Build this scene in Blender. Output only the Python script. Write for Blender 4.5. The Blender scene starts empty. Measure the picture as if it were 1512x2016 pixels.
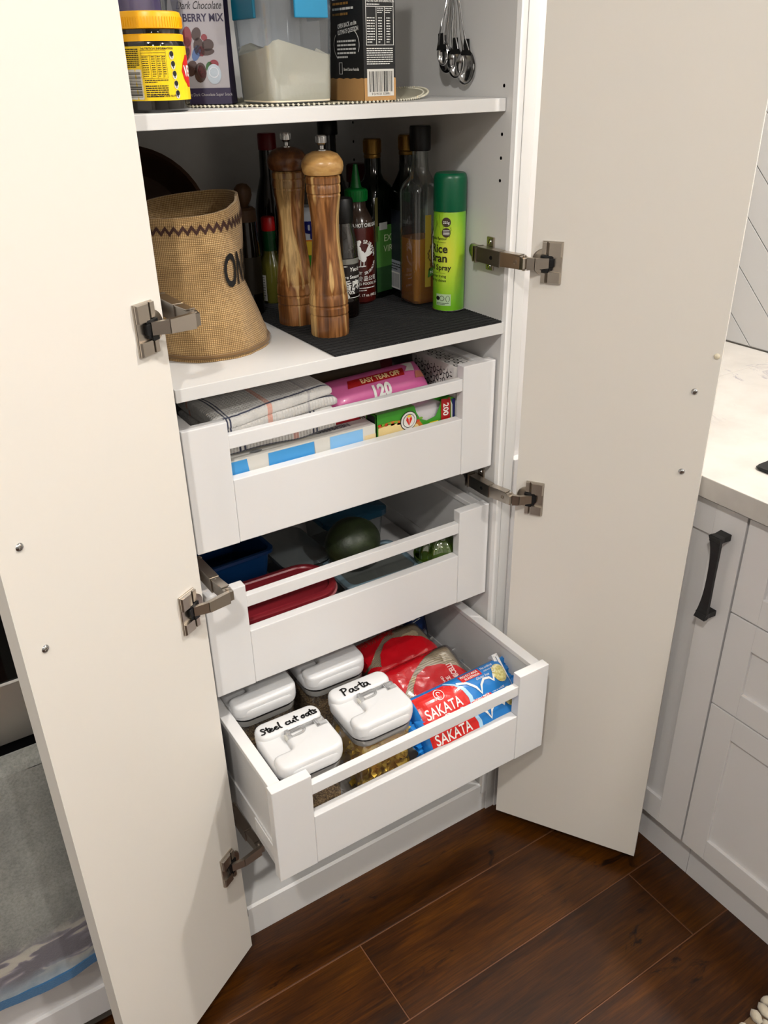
import bpy, bmesh, math, random
from mathutils import Vector, Matrix, noise
random.seed(7)
PI = math.pi
V = Vector
scene = bpy.context.scene
COL = scene.collection

# ------------------------------------------------------------------ camera
CAM = V((-0.611, -1.048, 1.489))
yaw, pit, rol = 0.5618, 0.4889, 0.0196
fwd = V((math.sin(yaw)*math.cos(pit), math.cos(yaw)*math.cos(pit), -math.sin(pit)))
rt = V((math.cos(yaw), -math.sin(yaw), 0))
dn = fwd.cross(rt)
r2 = rt*math.cos(rol) + dn*math.sin(rol)
d2 = -rt*math.sin(rol) + dn*math.cos(rol)
cd = bpy.data.cameras.new('camera')
cam = bpy.data.objects.new('camera', cd)
COL.objects.link(cam)
cam.matrix_world = Matrix(((r2.x, -d2.x, -fwd.x, CAM.x), (r2.y, -d2.y, -fwd.y, CAM.y), (r2.z, -d2.z, -fwd.z, CAM.z), (0, 0, 0, 1)))
cd.sensor_fit = 'HORIZONTAL'
cd.sensor_width = 36
cd.lens = 1655.28*36/1512
cd.clip_start = 0.02
scene.camera = cam

# ------------------------------------------------------------------ world, lights, exposure
w = bpy.data.worlds.new('world')
scene.world = w
w.use_nodes = True
w.node_tree.nodes['Background'].inputs[0].default_value = (1, .93, .85, 1)
w.node_tree.nodes['Background'].inputs[1].default_value = 0.02
vs = scene.view_settings
vs.view_transform = 'Standard'
vs.look = 'None'
vs.exposure = -0.07
vs.gamma = 1
vs.use_curve_mapping = False
CEIL = 2.46
# recessed ceiling downlights, then unseen ones added for fill: x, y, watts straight down, watts spread by the diffuser, place
DOWNLIGHTS = [(-1.0, -1.32, 16, 27, 'nearest the oven side'), (0.57, -1.90, 15, 20, 'out over the middle of the kitchen floor'), (0.82, -0.55, 24, 12, 'above the cooktop'),
              (-1.0, -3.3, 15, 4, 'added unseen as fill light, far left of the room'), (0.57, -3.6, 15, 4, 'added unseen as fill light, far right of the room'), (-2.6, -1.6, 10, 4, 'added unseen as fill light, by the left wall')]  # this row is added out of view to lift the ambient light

# ------------------------------------------------------------------ helpers
def lin(c):
    return tuple((x/12.92 if x <= .04045 else ((x+.055)/1.055)**2.4) for x in c)

def hexc(h):
    return tuple(int(h[i:i+2], 16)/255 for i in (0, 2, 4))

MATS = {}
def mat(name, col=None, rough=.5, metal=0., trans=0., ior=1.45, spec=.5, coat=0., bump=0., bscale=200., sheen=0., sss=0., alpha=1., emit=None, estr=0.):
    if name in MATS:
        return MATS[name]
    m = bpy.data.materials.new(name)
    MATS[name] = m
    m.use_nodes = True
    nt = m.node_tree
    b = nt.nodes['Principled BSDF']
    c = col if not isinstance(col, str) else hexc(col)
    b.inputs['Base Color'].default_value = (*lin(c), 1)
    b.inputs['Roughness'].default_value = rough
    b.inputs['Metallic'].default_value = metal
    b.inputs['Transmission Weight'].default_value = trans
    b.inputs['IOR'].default_value = ior
    b.inputs['Specular IOR Level'].default_value = spec
    b.inputs['Coat Weight'].default_value = coat
    b.inputs['Sheen Weight'].default_value = sheen
    if emit:
        b.inputs['Emission Color'].default_value = (*lin(emit), 1)
        b.inputs['Emission Strength'].default_value = estr
    if bump:
        tc = nt.nodes.new('ShaderNodeTexCoord')
        n = nt.nodes.new('ShaderNodeTexNoise')
        n.inputs['Scale'].default_value = bscale
        n.inputs['Detail'].default_value = 3
        bp = nt.nodes.new('ShaderNodeBump')
        bp.inputs['Strength'].default_value = bump
        bp.inputs['Distance'].default_value = .002
        nt.links.new(tc.outputs['Object'], n.inputs['Vector'])
        nt.links.new(n.outputs['Fac'], bp.inputs['Height'])
        nt.links.new(bp.outputs['Normal'], b.inputs['Normal'])
    return m

def film(name, col, gloss=.12, rough=.08, body=0.):
    """thin clear plastic: mostly see-through, a little gloss, some tinted body"""
    if name in MATS:
        return MATS[name]
    m = bpy.data.materials.new(name)
    MATS[name] = m
    m.use_nodes = True
    nt = m.node_tree
    nt.nodes.remove(nt.nodes['Principled BSDF'])
    out = nt.nodes['Material Output']
    t = nt.nodes.new('ShaderNodeBsdfTransparent')
    t.inputs[0].default_value = (*lin(hexc(col) if isinstance(col, str) else col), 1)
    p = nt.nodes.new('ShaderNodeBsdfPrincipled')
    p.inputs['Base Color'].default_value = (*lin(hexc(col) if isinstance(col, str) else col), 1)
    p.inputs['Roughness'].default_value = rough
    g = nt.nodes.new('ShaderNodeBsdfGlossy')
    g.inputs['Roughness'].default_value = rough
    fr = nt.nodes.new('ShaderNodeLayerWeight')
    fr.inputs['Blend'].default_value = .25
    mu = nt.nodes.new('ShaderNodeMath')
    mu.operation = 'MULTIPLY_ADD'
    mu.inputs[1].default_value = .5
    mu.inputs[2].default_value = gloss*.3
    nt.links.new(fr.outputs['Fresnel'], mu.inputs[0])
    m1 = nt.nodes.new('ShaderNodeMixShader')
    m1.inputs[0].default_value = body
    nt.links.new(t.outputs[0], m1.inputs[1])
    nt.links.new(p.outputs[0], m1.inputs[2])
    m2 = nt.nodes.new('ShaderNodeMixShader')
    nt.links.new(mu.outputs[0], m2.inputs[0])
    nt.links.new(m1.outputs[0], m2.inputs[1])
    nt.links.new(g.outputs[0], m2.inputs[2])
    nt.links.new(m2.outputs[0], out.inputs[0])
    return m

def nodes(m):
    nt = m.node_tree
    return nt, nt.nodes['Principled BSDF']

def ramp(nt, src, stops):
    r = nt.nodes.new('ShaderNodeValToRGB')
    els = r.color_ramp.elements
    while len(els) < len(stops):
        els.new(.5)
    for e, (p, c) in zip(els, stops):
        e.position = p
        e.color = (*lin(hexc(c) if isinstance(c, str) else c), 1)
    nt.links.new(src, r.inputs[0])
    return r.outputs[0]

def texco(nt, scale=(1, 1, 1), rot=(0, 0, 0), out='Object', loc=(0, 0, 0)):
    tc = nt.nodes.new('ShaderNodeTexCoord')
    mp = nt.nodes.new('ShaderNodeMapping')
    mp.inputs['Scale'].default_value = scale
    mp.inputs['Rotation'].default_value = rot
    mp.inputs['Location'].default_value = loc
    nt.links.new(tc.outputs[out], mp.inputs[0])
    return mp.outputs[0]

def noisetex(nt, vec, scale=5, detail=4, rough=.55, dist=0.):
    n = nt.nodes.new('ShaderNodeTexNoise')
    n.inputs['Scale'].default_value = scale
    n.inputs['Detail'].default_value = detail
    n.inputs['Roughness'].default_value = rough
    n.inputs['Distortion'].default_value = dist
    nt.links.new(vec, n.inputs['Vector'])
    return n.outputs['Fac']

def mathn(nt, op, a, b=None, c=None):
    n = nt.nodes.new('ShaderNodeMath')
    n.operation = op
    for i, x in enumerate((a, b, c)):
        if x is None:
            continue
        if isinstance(x, (int, float)):
            n.inputs[i].default_value = x
        else:
            nt.links.new(x, n.inputs[i])
    return n.outputs[0]

def mixc(nt, fac, a, b, mode='MIX'):
    n = nt.nodes.new('ShaderNodeMixRGB')
    n.blend_type = mode
    for i, x in enumerate((fac, a, b)):
        if isinstance(x, (int, float)):
            n.inputs[i].default_value = x
        elif isinstance(x, (str, tuple)):
            n.inputs[i].default_value = (*lin(hexc(x) if isinstance(x, str) else x), 1)
        else:
            nt.links.new(x, n.inputs[i])
    return n.outputs[0]

def bumpn(nt, b, height, strength=.3, dist=.001):
    bp = nt.nodes.new('ShaderNodeBump')
    bp.inputs['Strength'].default_value = strength
    bp.inputs['Distance'].default_value = dist
    nt.links.new(height, bp.inputs['Height'])
    nt.links.new(bp.outputs['Normal'], b.inputs['Normal'])

def wave(nt, vec, scale, axis='X', dist=0., prof='SIN'):
    n = nt.nodes.new('ShaderNodeTexWave')
    n.bands_direction = axis
    n.wave_profile = prof
    n.inputs['Scale'].default_value = scale
    n.inputs['Distortion'].default_value = dist
    nt.links.new(vec, n.inputs['Vector'])
    return n.outputs['Fac']

# ---- objects
def link(o, parent=None):
    COL.objects.link(o)
    if parent is not None:
        o.parent = parent
    return o

def tag(o, label, cat, group=None):
    o['label'] = label
    o['category'] = cat
    if group:
        o['group'] = group
    return o

def thing(name, label, cat, loc=(0, 0, 0), rotz=0., group=None):
    o = bpy.data.objects.new(name, None)
    o.empty_display_size = .05
    COL.objects.link(o)
    o.location = loc
    o.rotation_euler = (0, 0, rotz)
    return tag(o, label, cat, group)

def obj(name, vf, m, parent=None, smooth=False, M=None, uv=None):
    vs_, fs = vf
    me = bpy.data.meshes.new(name)
    if M is not None:
        vs_ = [M @ V(v) for v in vs_]
    me.from_pydata([tuple(v) for v in vs_], [], [tuple(f) for f in fs])
    me.validate()
    if uv is not None:
        ul = me.uv_layers.new(name='UVMap')
        for lp in me.loops:
            ul.data[lp.index].uv = uv[lp.vertex_index]
    bm = bmesh.new()
    bm.from_mesh(me)
    bmesh.ops.recalc_face_normals(bm, faces=bm.faces)
    bm.to_mesh(me)
    bm.free()
    if smooth:
        for p in me.polygons:
            p.use_smooth = len(p.vertices) <= 5
        if smooth != 'all':
            try:
                me.set_sharp_from_angle(angle=math.radians(smooth if not isinstance(smooth, bool) else 38))
            except Exception:
                pass
    me.materials.append(m)
    o = bpy.data.objects.new(name, me)
    return link(o, parent)

def join(*parts):
    vs_, fs = [], []
    for v, f in parts:
        n = len(vs_)
        vs_ += [V(x) for x in v]
        fs += [tuple(i+n for i in q) for q in f]
    return vs_, fs

def xf(vf, M):
    return [M @ V(v) for v in vf[0]], vf[1]

def bxs(x0, x1, y0, y1, z0, z1, bev=0.):
    """box, optionally chamfered on all edges"""
    if bev <= 0:
        v = [(x, y, z) for z in (z0, z1) for y in (y0, y1) for x in (x0, x1)]
        f = [(0, 2, 3, 1), (4, 5, 7, 6), (0, 1, 5, 4), (2, 6, 7, 3), (0, 4, 6, 2), (1, 3, 7, 5)]
        return [V(a) for a in v], f
    bm = bmesh.new()
    bmesh.ops.create_cube(bm, size=1)
    for v in bm.verts:
        v.co = V((x0 if v.co.x < 0 else x1, y0 if v.co.y < 0 else y1, z0 if v.co.z < 0 else z1))
    bmesh.ops.bevel(bm, geom=bm.edges[:], offset=bev, segments=2, profile=.6, affect='EDGES')
    bm.verts.index_update()
    r = [v.co.copy() for v in bm.verts], [tuple(v.index for v in f.verts) for f in bm.faces]
    bm.free()
    return r

def lathe(prof, n=32, a0=0., a1=2*PI, cx=0., cy=0.):
    v, f = [], []
    full = abs(a1-a0-2*PI) < 1e-6
    k = n if full else n+1
    for r, z in prof:
        for i in range(k):
            a = a0+(a1-a0)*i/n
            v.append(V((cx+r*math.cos(a), cy+r*math.sin(a), z)))
    for j in range(len(prof)-1):
        for i in range(n):
            a, b = j*k+i, j*k+(i+1) % k
            f.append((a, b, b+k, a+k))
    if full:
        if prof[0][0] > 1e-6:
            f.append(tuple(range(k-1, -1, -1)))
        if prof[-1][0] > 1e-6:
            f.append(tuple(range((len(prof)-1)*k, len(prof)*k)))
    return v, f

def loft(rings, cap=True, closed=True):
    v, f = [], []
    n = len(rings[0])
    for r in rings:
        v += [V(p) for p in r]
    for j in range(len(rings)-1):
        for i in range(n if closed else n-1):
            a, b = j*n+i, j*n+(i+1) % n
            f.append((a, b, b+n, a+n))
    if cap:
        f.append(tuple(range(n-1, -1, -1)))
        f.append(tuple(range((len(rings)-1)*n, len(rings)*n)))
    return v, f

def rr(w_, d_, r, n=5):
    """rounded rectangle, centred, CCW"""
    pts = []
    for cx, cy, a in ((w_/2-r, d_/2-r, 0), (-w_/2+r, d_/2-r, PI/2), (-w_/2+r, -d_/2+r, PI), (w_/2-r, -d_/2+r, 1.5*PI)):
        for i in range(n+1):
            t = a+PI/2*i/n
            pts.append((cx+r*math.cos(t), cy+r*math.sin(t)))
    return pts

def rbox(levels, n=5, cx=0., cy=0.):
    """loft of rounded rectangles: (w, d, r, z)"""
    return loft([[V((cx+x, cy+y, z)) for x, y in rr(w_, d_, r, n)] for w_, d_, r, z in levels])

def tube(pts, r, n=8, cap=True):
    """tube along points, r number or list"""
    pts = [V(p) for p in pts]
    rings = []
    up = V((0, 0, 1))
    prev = None
    for i, p in enumerate(pts):
        t = (pts[min(i+1, len(pts)-1)]-pts[max(i-1, 0)]).normalized()
        if prev is None:
            u = t.cross(up)
            if u.length < 1e-3:
                u = t.cross(V((1, 0, 0)))
            u.normalize()
        else:
            u = (prev-t*prev.dot(t)).normalized()
        prev = u
        w_ = t.cross(u)
        rad = r[i] if isinstance(r, (list, tuple)) else r
        rings.append([p+u*rad*math.cos(2*PI*k/n)+w_*rad*math.sin(2*PI*k/n) for k in range(n)])
    return loft(rings, cap)

def prism(poly, h0, h1, axis='z'):
    """extrude a 2-D polygon; axis z:(x,y) ; y:(x,z)"""
    n = len(poly)
    if axis == 'z':
        v = [V((x, y, h0)) for x, y in poly]+[V((x, y, h1)) for x, y in poly]
    elif axis == 'y':
        v = [V((x, h0, y)) for x, y in poly]+[V((x, h1, y)) for x, y in poly]
    else:
        v = [V((h0, x, y)) for x, y in poly]+[V((h1, x, y)) for x, y in poly]
    f = [tuple(range(n-1, -1, -1)), tuple(range(n, 2*n))]+[(i, (i+1) % n, (i+1) % n+n, i+n) for i in range(n)]
    return v, f

def frame(o, right, up):
    """4x4 matrix: local x = right, y = up, z = outward"""
    r_ = V(right).normalized()
    u_ = V(up)
    u_ = (u_-r_*u_.dot(r_)).normalized()
    n_ = r_.cross(u_)
    return Matrix(((r_.x, u_.x, n_.x, o[0]), (r_.y, u_.y, n_.y, o[1]), (r_.z, u_.z, n_.z, o[2]), (0, 0, 0, 1)))

def T(x, y, z):
    return Matrix.Translation((x, y, z))

def RZ(a):
    return Matrix.Rotation(a, 4, 'Z')

def RX(a):
    return Matrix.Rotation(a, 4, 'X')

def RY(a):
    return Matrix.Rotation(a, 4, 'Y')

# ---- flat print on surfaces
_tx = {}
def text2d(s, bold=0., shear=0.):
    key = (s, bold, shear)
    if key in _tx:
        return _tx[key]
    cu = bpy.data.curves.new('txt', 'FONT')
    cu.body = s
    cu.size = 1
    cu.offset = bold
    cu.shear = shear
    cu.resolution_u = 3
    cu.fill_mode = 'FRONT'
    o = bpy.data.objects.new('txt', cu)
    COL.objects.link(o)
    dg = bpy.context.evaluated_depsgraph_get()
    me = bpy.data.meshes.new_from_object(o.evaluated_get(dg))
    vs_ = [(v.co.x, v.co.y) for v in me.vertices]
    fs = [tuple(p.vertices) for p in me.polygons]
    bpy.data.objects.remove(o)
    bpy.data.curves.remove(cu)
    bpy.data.meshes.remove(me)
    if vs_:
        x0 = min(v[0] for v in vs_)
        x1 = max(v[0] for v in vs_)
        vs_ = [(a-x0, b) for a, b in vs_]
    else:
        x0 = x1 = 0
    _tx[key] = (vs_, fs, x1-x0)
    return _tx[key]

def plane_fn(M):
    return lambda x, y, o: M @ V((x, y, o))

def cyl_fn(r, th0, z0, cx=0., cy=0.):
    return lambda x, y, o: V((cx+(r+o)*math.cos(th0+x/r), cy+(r+o)*math.sin(th0+x/r), z0+y))

class Decal:
    def __init__(s, parent, fn, maxlen=0., unit=.00035):
        s.p, s.fn, s.ml, s.u, s.g = parent, fn, maxlen, unit, {}

    def add(s, name, m, pts, faces, layer=1):
        if s.ml:
            bm = bmesh.new()
            bv = [bm.verts.new((x, y, 0)) for x, y in pts]
            for f in faces:
                try:
                    bm.faces.new([bv[i] for i in f])
                except ValueError:
                    pass
            for _ in range(5):
                bmesh.ops.triangulate(bm, faces=bm.faces[:])
                long = [e for e in bm.edges if e.calc_length() > s.ml]
                if not long:
                    break
                bmesh.ops.subdivide_edges(bm, edges=long, cuts=1)
            bmesh.ops.triangulate(bm, faces=bm.faces[:])
            bm.verts.index_update()
            pts = [(v.co.x, v.co.y) for v in bm.verts]
            faces = [tuple(v.index for v in f.verts) for f in bm.faces]
            bm.free()
        vv, ff = s.g.setdefault((name, m), ([], []))
        n = len(vv)
        vv += [s.fn(x, y, layer*s.u) for x, y in pts]
        ff += [tuple(i+n for i in f) for f in faces]

    def text(s, txt, size, m, x, y, al='L', bold=0., xs=1., shear=0., layer=2, name='lettering', rot=0.):
        vs_, fs, wd = text2d(txt, bold, shear)
        off = {'L': 0, 'C': -wd/2, 'R': -wd}[al]
        c, n = math.cos(rot), math.sin(rot)
        pts = []
        for a, b in vs_:
            u, v_ = (a+off)*size*xs, b*size
            pts.append((x+u*c-v_*n, y+u*n+v_*c))
        s.add(name, m, pts, fs, layer)
        return wd*size*xs

    def rect(s, m, x0, y0, x1, y1, layer=1, name='printed_panel'):
        s.add(name, m, [(x0, y0), (x1, y0), (x1, y1), (x0, y1)], [(0, 1, 2, 3)], layer)

    def poly(s, m, pts, layer=1, name='printed_panel'):
        from mathutils.geometry import tessellate_polygon
        tr = tessellate_polygon([[V((x, y, 0)) for x, y in pts]])
        s.add(name, m, pts, tr, layer)

    def disc(s, m, x, y, r, ry=None, layer=1, n=20, name='printed_panel', rot=0.):
        ry = ry or r
        c, q = math.cos(rot), math.sin(rot)
        pts = [(x, y)]
        for i in range(n):
            a, b = r*math.cos(2*PI*i/n), ry*math.sin(2*PI*i/n)
            pts.append((x+a*c-b*q, y+a*q+b*c))
        s.add(name, m, pts, [(0, i+1, (i+1) % n+1) for i in range(n)], layer)

    def line(s, m, pts, wd, layer=2, name='printed_panel', closed=False):
        """flat stroke along a polyline"""
        n = len(pts)
        P = [V((a, b)) for a, b in pts]
        vv, ff = [], []
        for i in range(n):
            if closed:
                t = (P[(i+1) % n]-P[i-1])
            else:
                t = P[min(i+1, n-1)]-P[max(i-1, 0)]
            t.normalize()
            k = V((-t.y, t.x))*wd/2
            vv += [tuple(P[i]+k), tuple(P[i]-k)]
        for i in range(n if closed else n-1):
            j = (i+1) % n
            ff.append((2*i, 2*i+1, 2*j+1, 2*j))
        s.add(name, m, vv, ff, layer)

    def textlines(s, m, x, y, wd, n, pitch, h, seed=0, layer=2, name='fine_print', words=True):
        """rows of print too small to read in the photo"""
        rnd = random.Random(seed)
        for i in range(n):
            u = x
            end = x+wd*(1 if i < n-1 else rnd.uniform(.4, .9))
            while u < end-1e-4:
                l = min(rnd.uniform(1.2, 4.5)*h, end-u)
                s.rect(m, u, y-i*pitch-h, u+l, y-i*pitch, layer, name)
                u += l+h*.5

    def barcode(s, white, black, x0, y0, x1, y1, horiz=False, seed=1, layer=1, digits=None):
        rnd = random.Random(seed)
        s.rect(white, x0, y0, x1, y1, layer)
        a, b = (y0, y1) if horiz else (x0, x1)
        c, d = (x0, x1) if horiz else (y0, y1)
        u = a+(b-a)*.08
        lo, hi = c+(d-c)*(.08 if not digits else .16), d-(d-c)*.08
        unit = (b-a)*.84/52
        while u < b-(b-a)*.08:
            l = rnd.choice((1, 1, 1, 2))*unit
            if horiz:
                s.rect(black, lo, u, hi, u+l, layer+1, 'barcode')
            else:
                s.rect(black, u, lo, u+l, hi, layer+1, 'barcode')
            u += l+rnd.choice((1, 2, 2, 2))*unit
        if digits:
            s.text(digits, (d-c)*.13, black, (a+b)/2, c+(d-c)*.04, 'C', layer=layer+1, name='barcode')

    def build(s):
        for (name, m), vf in s.g.items():
            obj(name, vf, m, s.p)

def struct(o):
    o['kind'] = 'structure'
    return o

def pillow(a, b, h, p=4., nx=28, ny=16, nz=.0, seed=0., edge=.0008, q=None):
    """soft cushion shape: height field above and below z = 0; returns mesh and a surface function"""
    q = q or p
    def H(x, y):
        u = max(0., 1-abs(x/a)**p)
        v_ = max(0., 1-abs(y/b)**q)
        t = h*math.sqrt(u*v_)
        if nz:
            t *= 1+nz*noise.noise(V((x/h*.7+seed, y/h*.7, seed*1.7)))
            t += nz*.25*h*noise.noise(V((x/h*2.2-seed, y/h*2.2, seed)))*math.sqrt(u*v_)
        return t+edge
    v, f = [], []
    def sp(i, n):
        t = -1+2*i/n
        return math.copysign(1-(1-abs(t))**1.6, t)
    for sgn in (1, -1):
        for j in range(ny+1):
            for i in range(nx+1):
                x, y = a*sp(i, nx), b*sp(j, ny)
                v.append(V((x, y, sgn*H(x, y))))
    k = nx+1
    N = k*(ny+1)
    for j in range(ny):
        for i in range(nx):
            s0 = j*k+i
            f.append((s0, s0+1, s0+k+1, s0+k))
            f.append((N+s0, N+s0+k, N+s0+k+1, N+s0+1))
    for i in range(nx):
        f.append((i, N+i, N+i+1, i+1))
        f.append((ny*k+i, ny*k+i+1, N+ny*k+i+1, N+ny*k+i))
    for j in range(ny):
        f.append((j*k, (j+1)*k, N+(j+1)*k, N+j*k))
        f.append((j*k+nx, N+j*k+nx, N+(j+1)*k+nx, (j+1)*k+nx))
    return (v, f), H

def pil_fn(H, M):
    return lambda x, y, o: M @ V((x, y, H(x, y)+o))

# ------------------------------------------------------------------ materials
W_DRAWER = mat('white_lacquer', (.865, .86, .855), .24, spec=.5)
W_DOOR = mat('warm_white_melamine', (.87, .85, .815), .42)
W_CARC = mat('carcass_white', (.845, .84, .83), .34)
W_SHAKER = mat('satin_white_paint', (.84, .83, .825), .3)
W_WALL = mat('wall_paint', (.82, .81, .79), .7)
W_CEIL = mat('ceiling_paint', (.88, .88, .87), .8)
NICKEL = mat('nickel', (.75, .715, .67), .30, 1.)
NICKEL_D = mat('nickel_dark', (.66, .63, .59), .32, 1.)
CHROME = mat('chrome', (.78, .78, .78), .12, 1.)
STEEL = mat('brushed_steel', (.84, .82, .79), .5, 1.)
BLACK_P = mat('black_plastic', (.035, .035, .04), .4)
BLACK_M = mat('black_matt_metal', (.03, .03, .032), .38)
BLACK_G = mat('black_glass', (.015, .016, .018), .06)
INK = mat('black_ink', (.03, .03, .035), .6)
WHITE_INK = mat('white_ink', (.9, .9, .88), .55)
GREY_INK = mat('grey_ink', (.5, .5, .5), .6)
HOLE = mat('hole_dark', (.05, .045, .04), .8)

def wood_floor():
    m = mat('walnut_plank', (.2, .1, .06), .34, spec=.45)
    nt, b = nodes(m)
    oi = nt.nodes.new('ShaderNodeObjectInfo')
    tc = nt.nodes.new('ShaderNodeTexCoord')
    add = nt.nodes.new('ShaderNodeVectorMath')
    add.operation = 'ADD'
    sc = nt.nodes.new('ShaderNodeVectorMath')
    sc.operation = 'SCALE'
    sc.inputs[0].default_value = (7.3, 3.1, 1.7)
    nt.links.new(oi.outputs['Random'], sc.inputs['Scale'])
    nt.links.new(tc.outputs['Object'], add.inputs[0])
    nt.links.new(sc.outputs[0], add.inputs[1])
    def mp(s):
        n = nt.nodes.new('ShaderNodeMapping')
        n.inputs['Scale'].default_value = s
        nt.links.new(add.outputs[0], n.inputs[0])
        return n.outputs[0]
    grain = noisetex(nt, mp((2.6, 26, 4)), 3.2, 7, .62, 1.1)
    fine = noisetex(nt, mp((5, 130, 5)), 3, 3, .5)
    big = noisetex(nt, mp((1.6, 5.5, 1)), 1.7, 3, .5, .6)
    c1 = ramp(nt, grain, [(.28, '2c1a0e'), (.45, '432817'), (.58, '5b3820'), (.75, '744a28')])
    c2 = ramp(nt, big, [(.3, '2c1a0f'), (.5, '55331d'), (.72, '7a4f2c')])
    c = mixc(nt, .45, c1, c2)
    f = ramp(nt, fine, [(.35, (.72, .72, .72)), (.6, (1, 1, 1))])
    c = mixc(nt, .8, c, f, 'MULTIPLY')
    kn = noisetex(nt, mp((6.5, 15, 3)), 1.35, 5, .7, 1.2)
    k = ramp(nt, kn, [(.61, (0, 0, 0)), (.69, (1, 1, 1))])
    c = mixc(nt, k, c, '1c0f09')
    hv = nt.nodes.new('ShaderNodeHueSaturation')
    val = mathn(nt, 'MULTIPLY_ADD', oi.outputs['Random'], .18, .50)
    nt.links.new(val, hv.inputs['Value'])
    hv.inputs['Saturation'].default_value = 1.18
    nt.links.new(c, hv.inputs['Color'])
    nt.links.new(hv.outputs[0], b.inputs['Base Color'])
    bumpn(nt, b, fine, .12, .0006)
    return m
M_FLOOR = wood_floor()
M_GAP = mat('plank_joint', (.44, .28, .18), .6)

def stone():
    m = mat('white_quartz', (.86, .84, .81), .28)
    nt, b = nodes(m)
    v = texco(nt)
    d = noisetex(nt, v, 9, 5, .6)
    vein = noisetex(nt, v, 4.5, 8, .68, 1.4)
    k = mathn(nt, 'ABSOLUTE', mathn(nt, 'SUBTRACT', vein, .5))
    k = ramp(nt, k, [(.0, (1, 1, 1)), (.022, (0, 0, 0))])
    area = ramp(nt, noisetex(nt, v, 3, 2), [(.5, (0, 0, 0)), (.62, (1, 1, 1))])
    k = mixc(nt, 1., k, area, 'MULTIPLY')
    base = ramp(nt, d, [(.3, 'b4afa8'), (.6, 'c2bdb6')])
    nt.links.new(mixc(nt, k, base, '87838c'), b.inputs['Base Color'])
    return m
M_STONE = stone()
M_TILE = mat('grey_white_tile', (.74, .735, .73), .14, spec=.5)
M_GROUT = mat('grout', (.74, .72, .69), .85)

# ------------------------------------------------------------------ room shell
XR, XL, YB, YF = 1.13, -3.6, .60, -5.2
struct(obj('wall_back', bxs(XL-.1, XR+.1, YB, YB+.1, 0, CEIL), W_WALL))
struct(obj('wall_left', bxs(XL-.1, XL, YF, YB, 0, CEIL), W_WALL))
struct(obj('wall_front', bxs(XL-.1, XR+.1, YF-.1, YF, 0, CEIL), W_WALL))
struct(obj('ceiling', bxs(XL-.1, XR+.1, YF-.1, YB+.1, CEIL, CEIL+.1), W_CEIL))
wr = struct(obj('wall_right', bxs(XR, XR+.1, YF, YB, 0, CEIL), M_GROUT))
fl = struct(obj('floor', bxs(XL, XR, YF, YB, -.05, -.0016), M_GAP))

# floor planks, running along x
rnd = random.Random(11)
ROWS = [(.028, -.14), (-.14, -.31), (-.31, -.475)]
y = -.475
while y > YF+.02:
    ROWS.append((y, max(y-.168, YF+.001)))
    y -= .168
JOINT = {0: -.86, 1: -.113, 2: .435, 3: -.55, 4: .1}
for ri, (ya, yb) in enumerate(ROWS):
    j = JOINT.get(ri, rnd.uniform(-1, .4))
    xs_ = [j]
    while xs_[-1]+1.27 < XR:
        xs_.append(xs_[-1]+1.27)
    while xs_[0]-1.27 > XL:
        xs_.insert(0, xs_[0]-1.27)
    xs_ = [XL+.001]+[x for x in xs_ if XL+.05 < x < XR-.05]+[XR-.001]
    for xa, xb in zip(xs_, xs_[1:]):
        g = .0011
        L, Wd = xb-xa-2*g, ya-yb-2*g
        vf = loft([[V((x, y, z)) for x, y in ((-L/2+i, -Wd/2+i), (L/2-i, -Wd/2+i), (L/2-i, Wd/2-i), (-L/2+i, Wd/2-i))] for i, z in ((0, -.008), (0, -.0006), (.0006, 0))])
        p = obj('plank', vf, M_FLOOR, fl)
        p.location = ((xa+xb)/2, (ya+yb)/2, 0)

# splashback tiles laid on the diagonal, a herringbone of 75 x 300
s2 = math.sqrt(.5)
def tile_poly(v0, u0, u1, lo):
    """one tile on the diagonal in (y, z): across v0 +- half width, along u0..u1, cut off at z = lo"""
    hw, pts = .0753/2-.0008, []
    quad = [(u0+.001, v0-hw), (u1-.001, v0-hw), (u1-.001, v0+hw), (u0+.001, v0+hw)]
    quad = [((u-v)*s2, (u+v)*s2) for u, v in quad]
    for p, q in zip(quad, quad[1:]+quad[:1]):
        if p[1] >= lo:
            pts.append(p)
        if (p[1] >= lo) != (q[1] >= lo):
            k = (lo-p[1])/(q[1]-p[1])
            pts.append((p[0]+(q[0]-p[0])*k, lo))
    return pts
for a in range(-16, 9):
    v0 = (1.024-.12)*s2+(a+.5)*.0753
    u = -1.85-(a % 2)*.06
    while u < 2.2:
        pts = tile_poly(v0, u, u+.60, .8965)
        u += .60
        if len(pts) < 3:
            continue
        cy_, cz_ = sum(p[0] for p in pts)/len(pts), sum(p[1] for p in pts)/len(pts)
        if max(p[0] for p in pts) > .595 or cy_ < -.75 or cz_ > 1.9:
            continue
        inner = [(cy_+(p[0]-cy_)*.985, cz_+(p[1]-cz_)*.985) for p in pts]
        obj('tile', loft([[V((XR, *p)) for p in pts], [V((XR-.006, *p)) for p in pts], [V((XR-.0072, *p)) for p in inner]]), M_TILE, wr)

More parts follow.
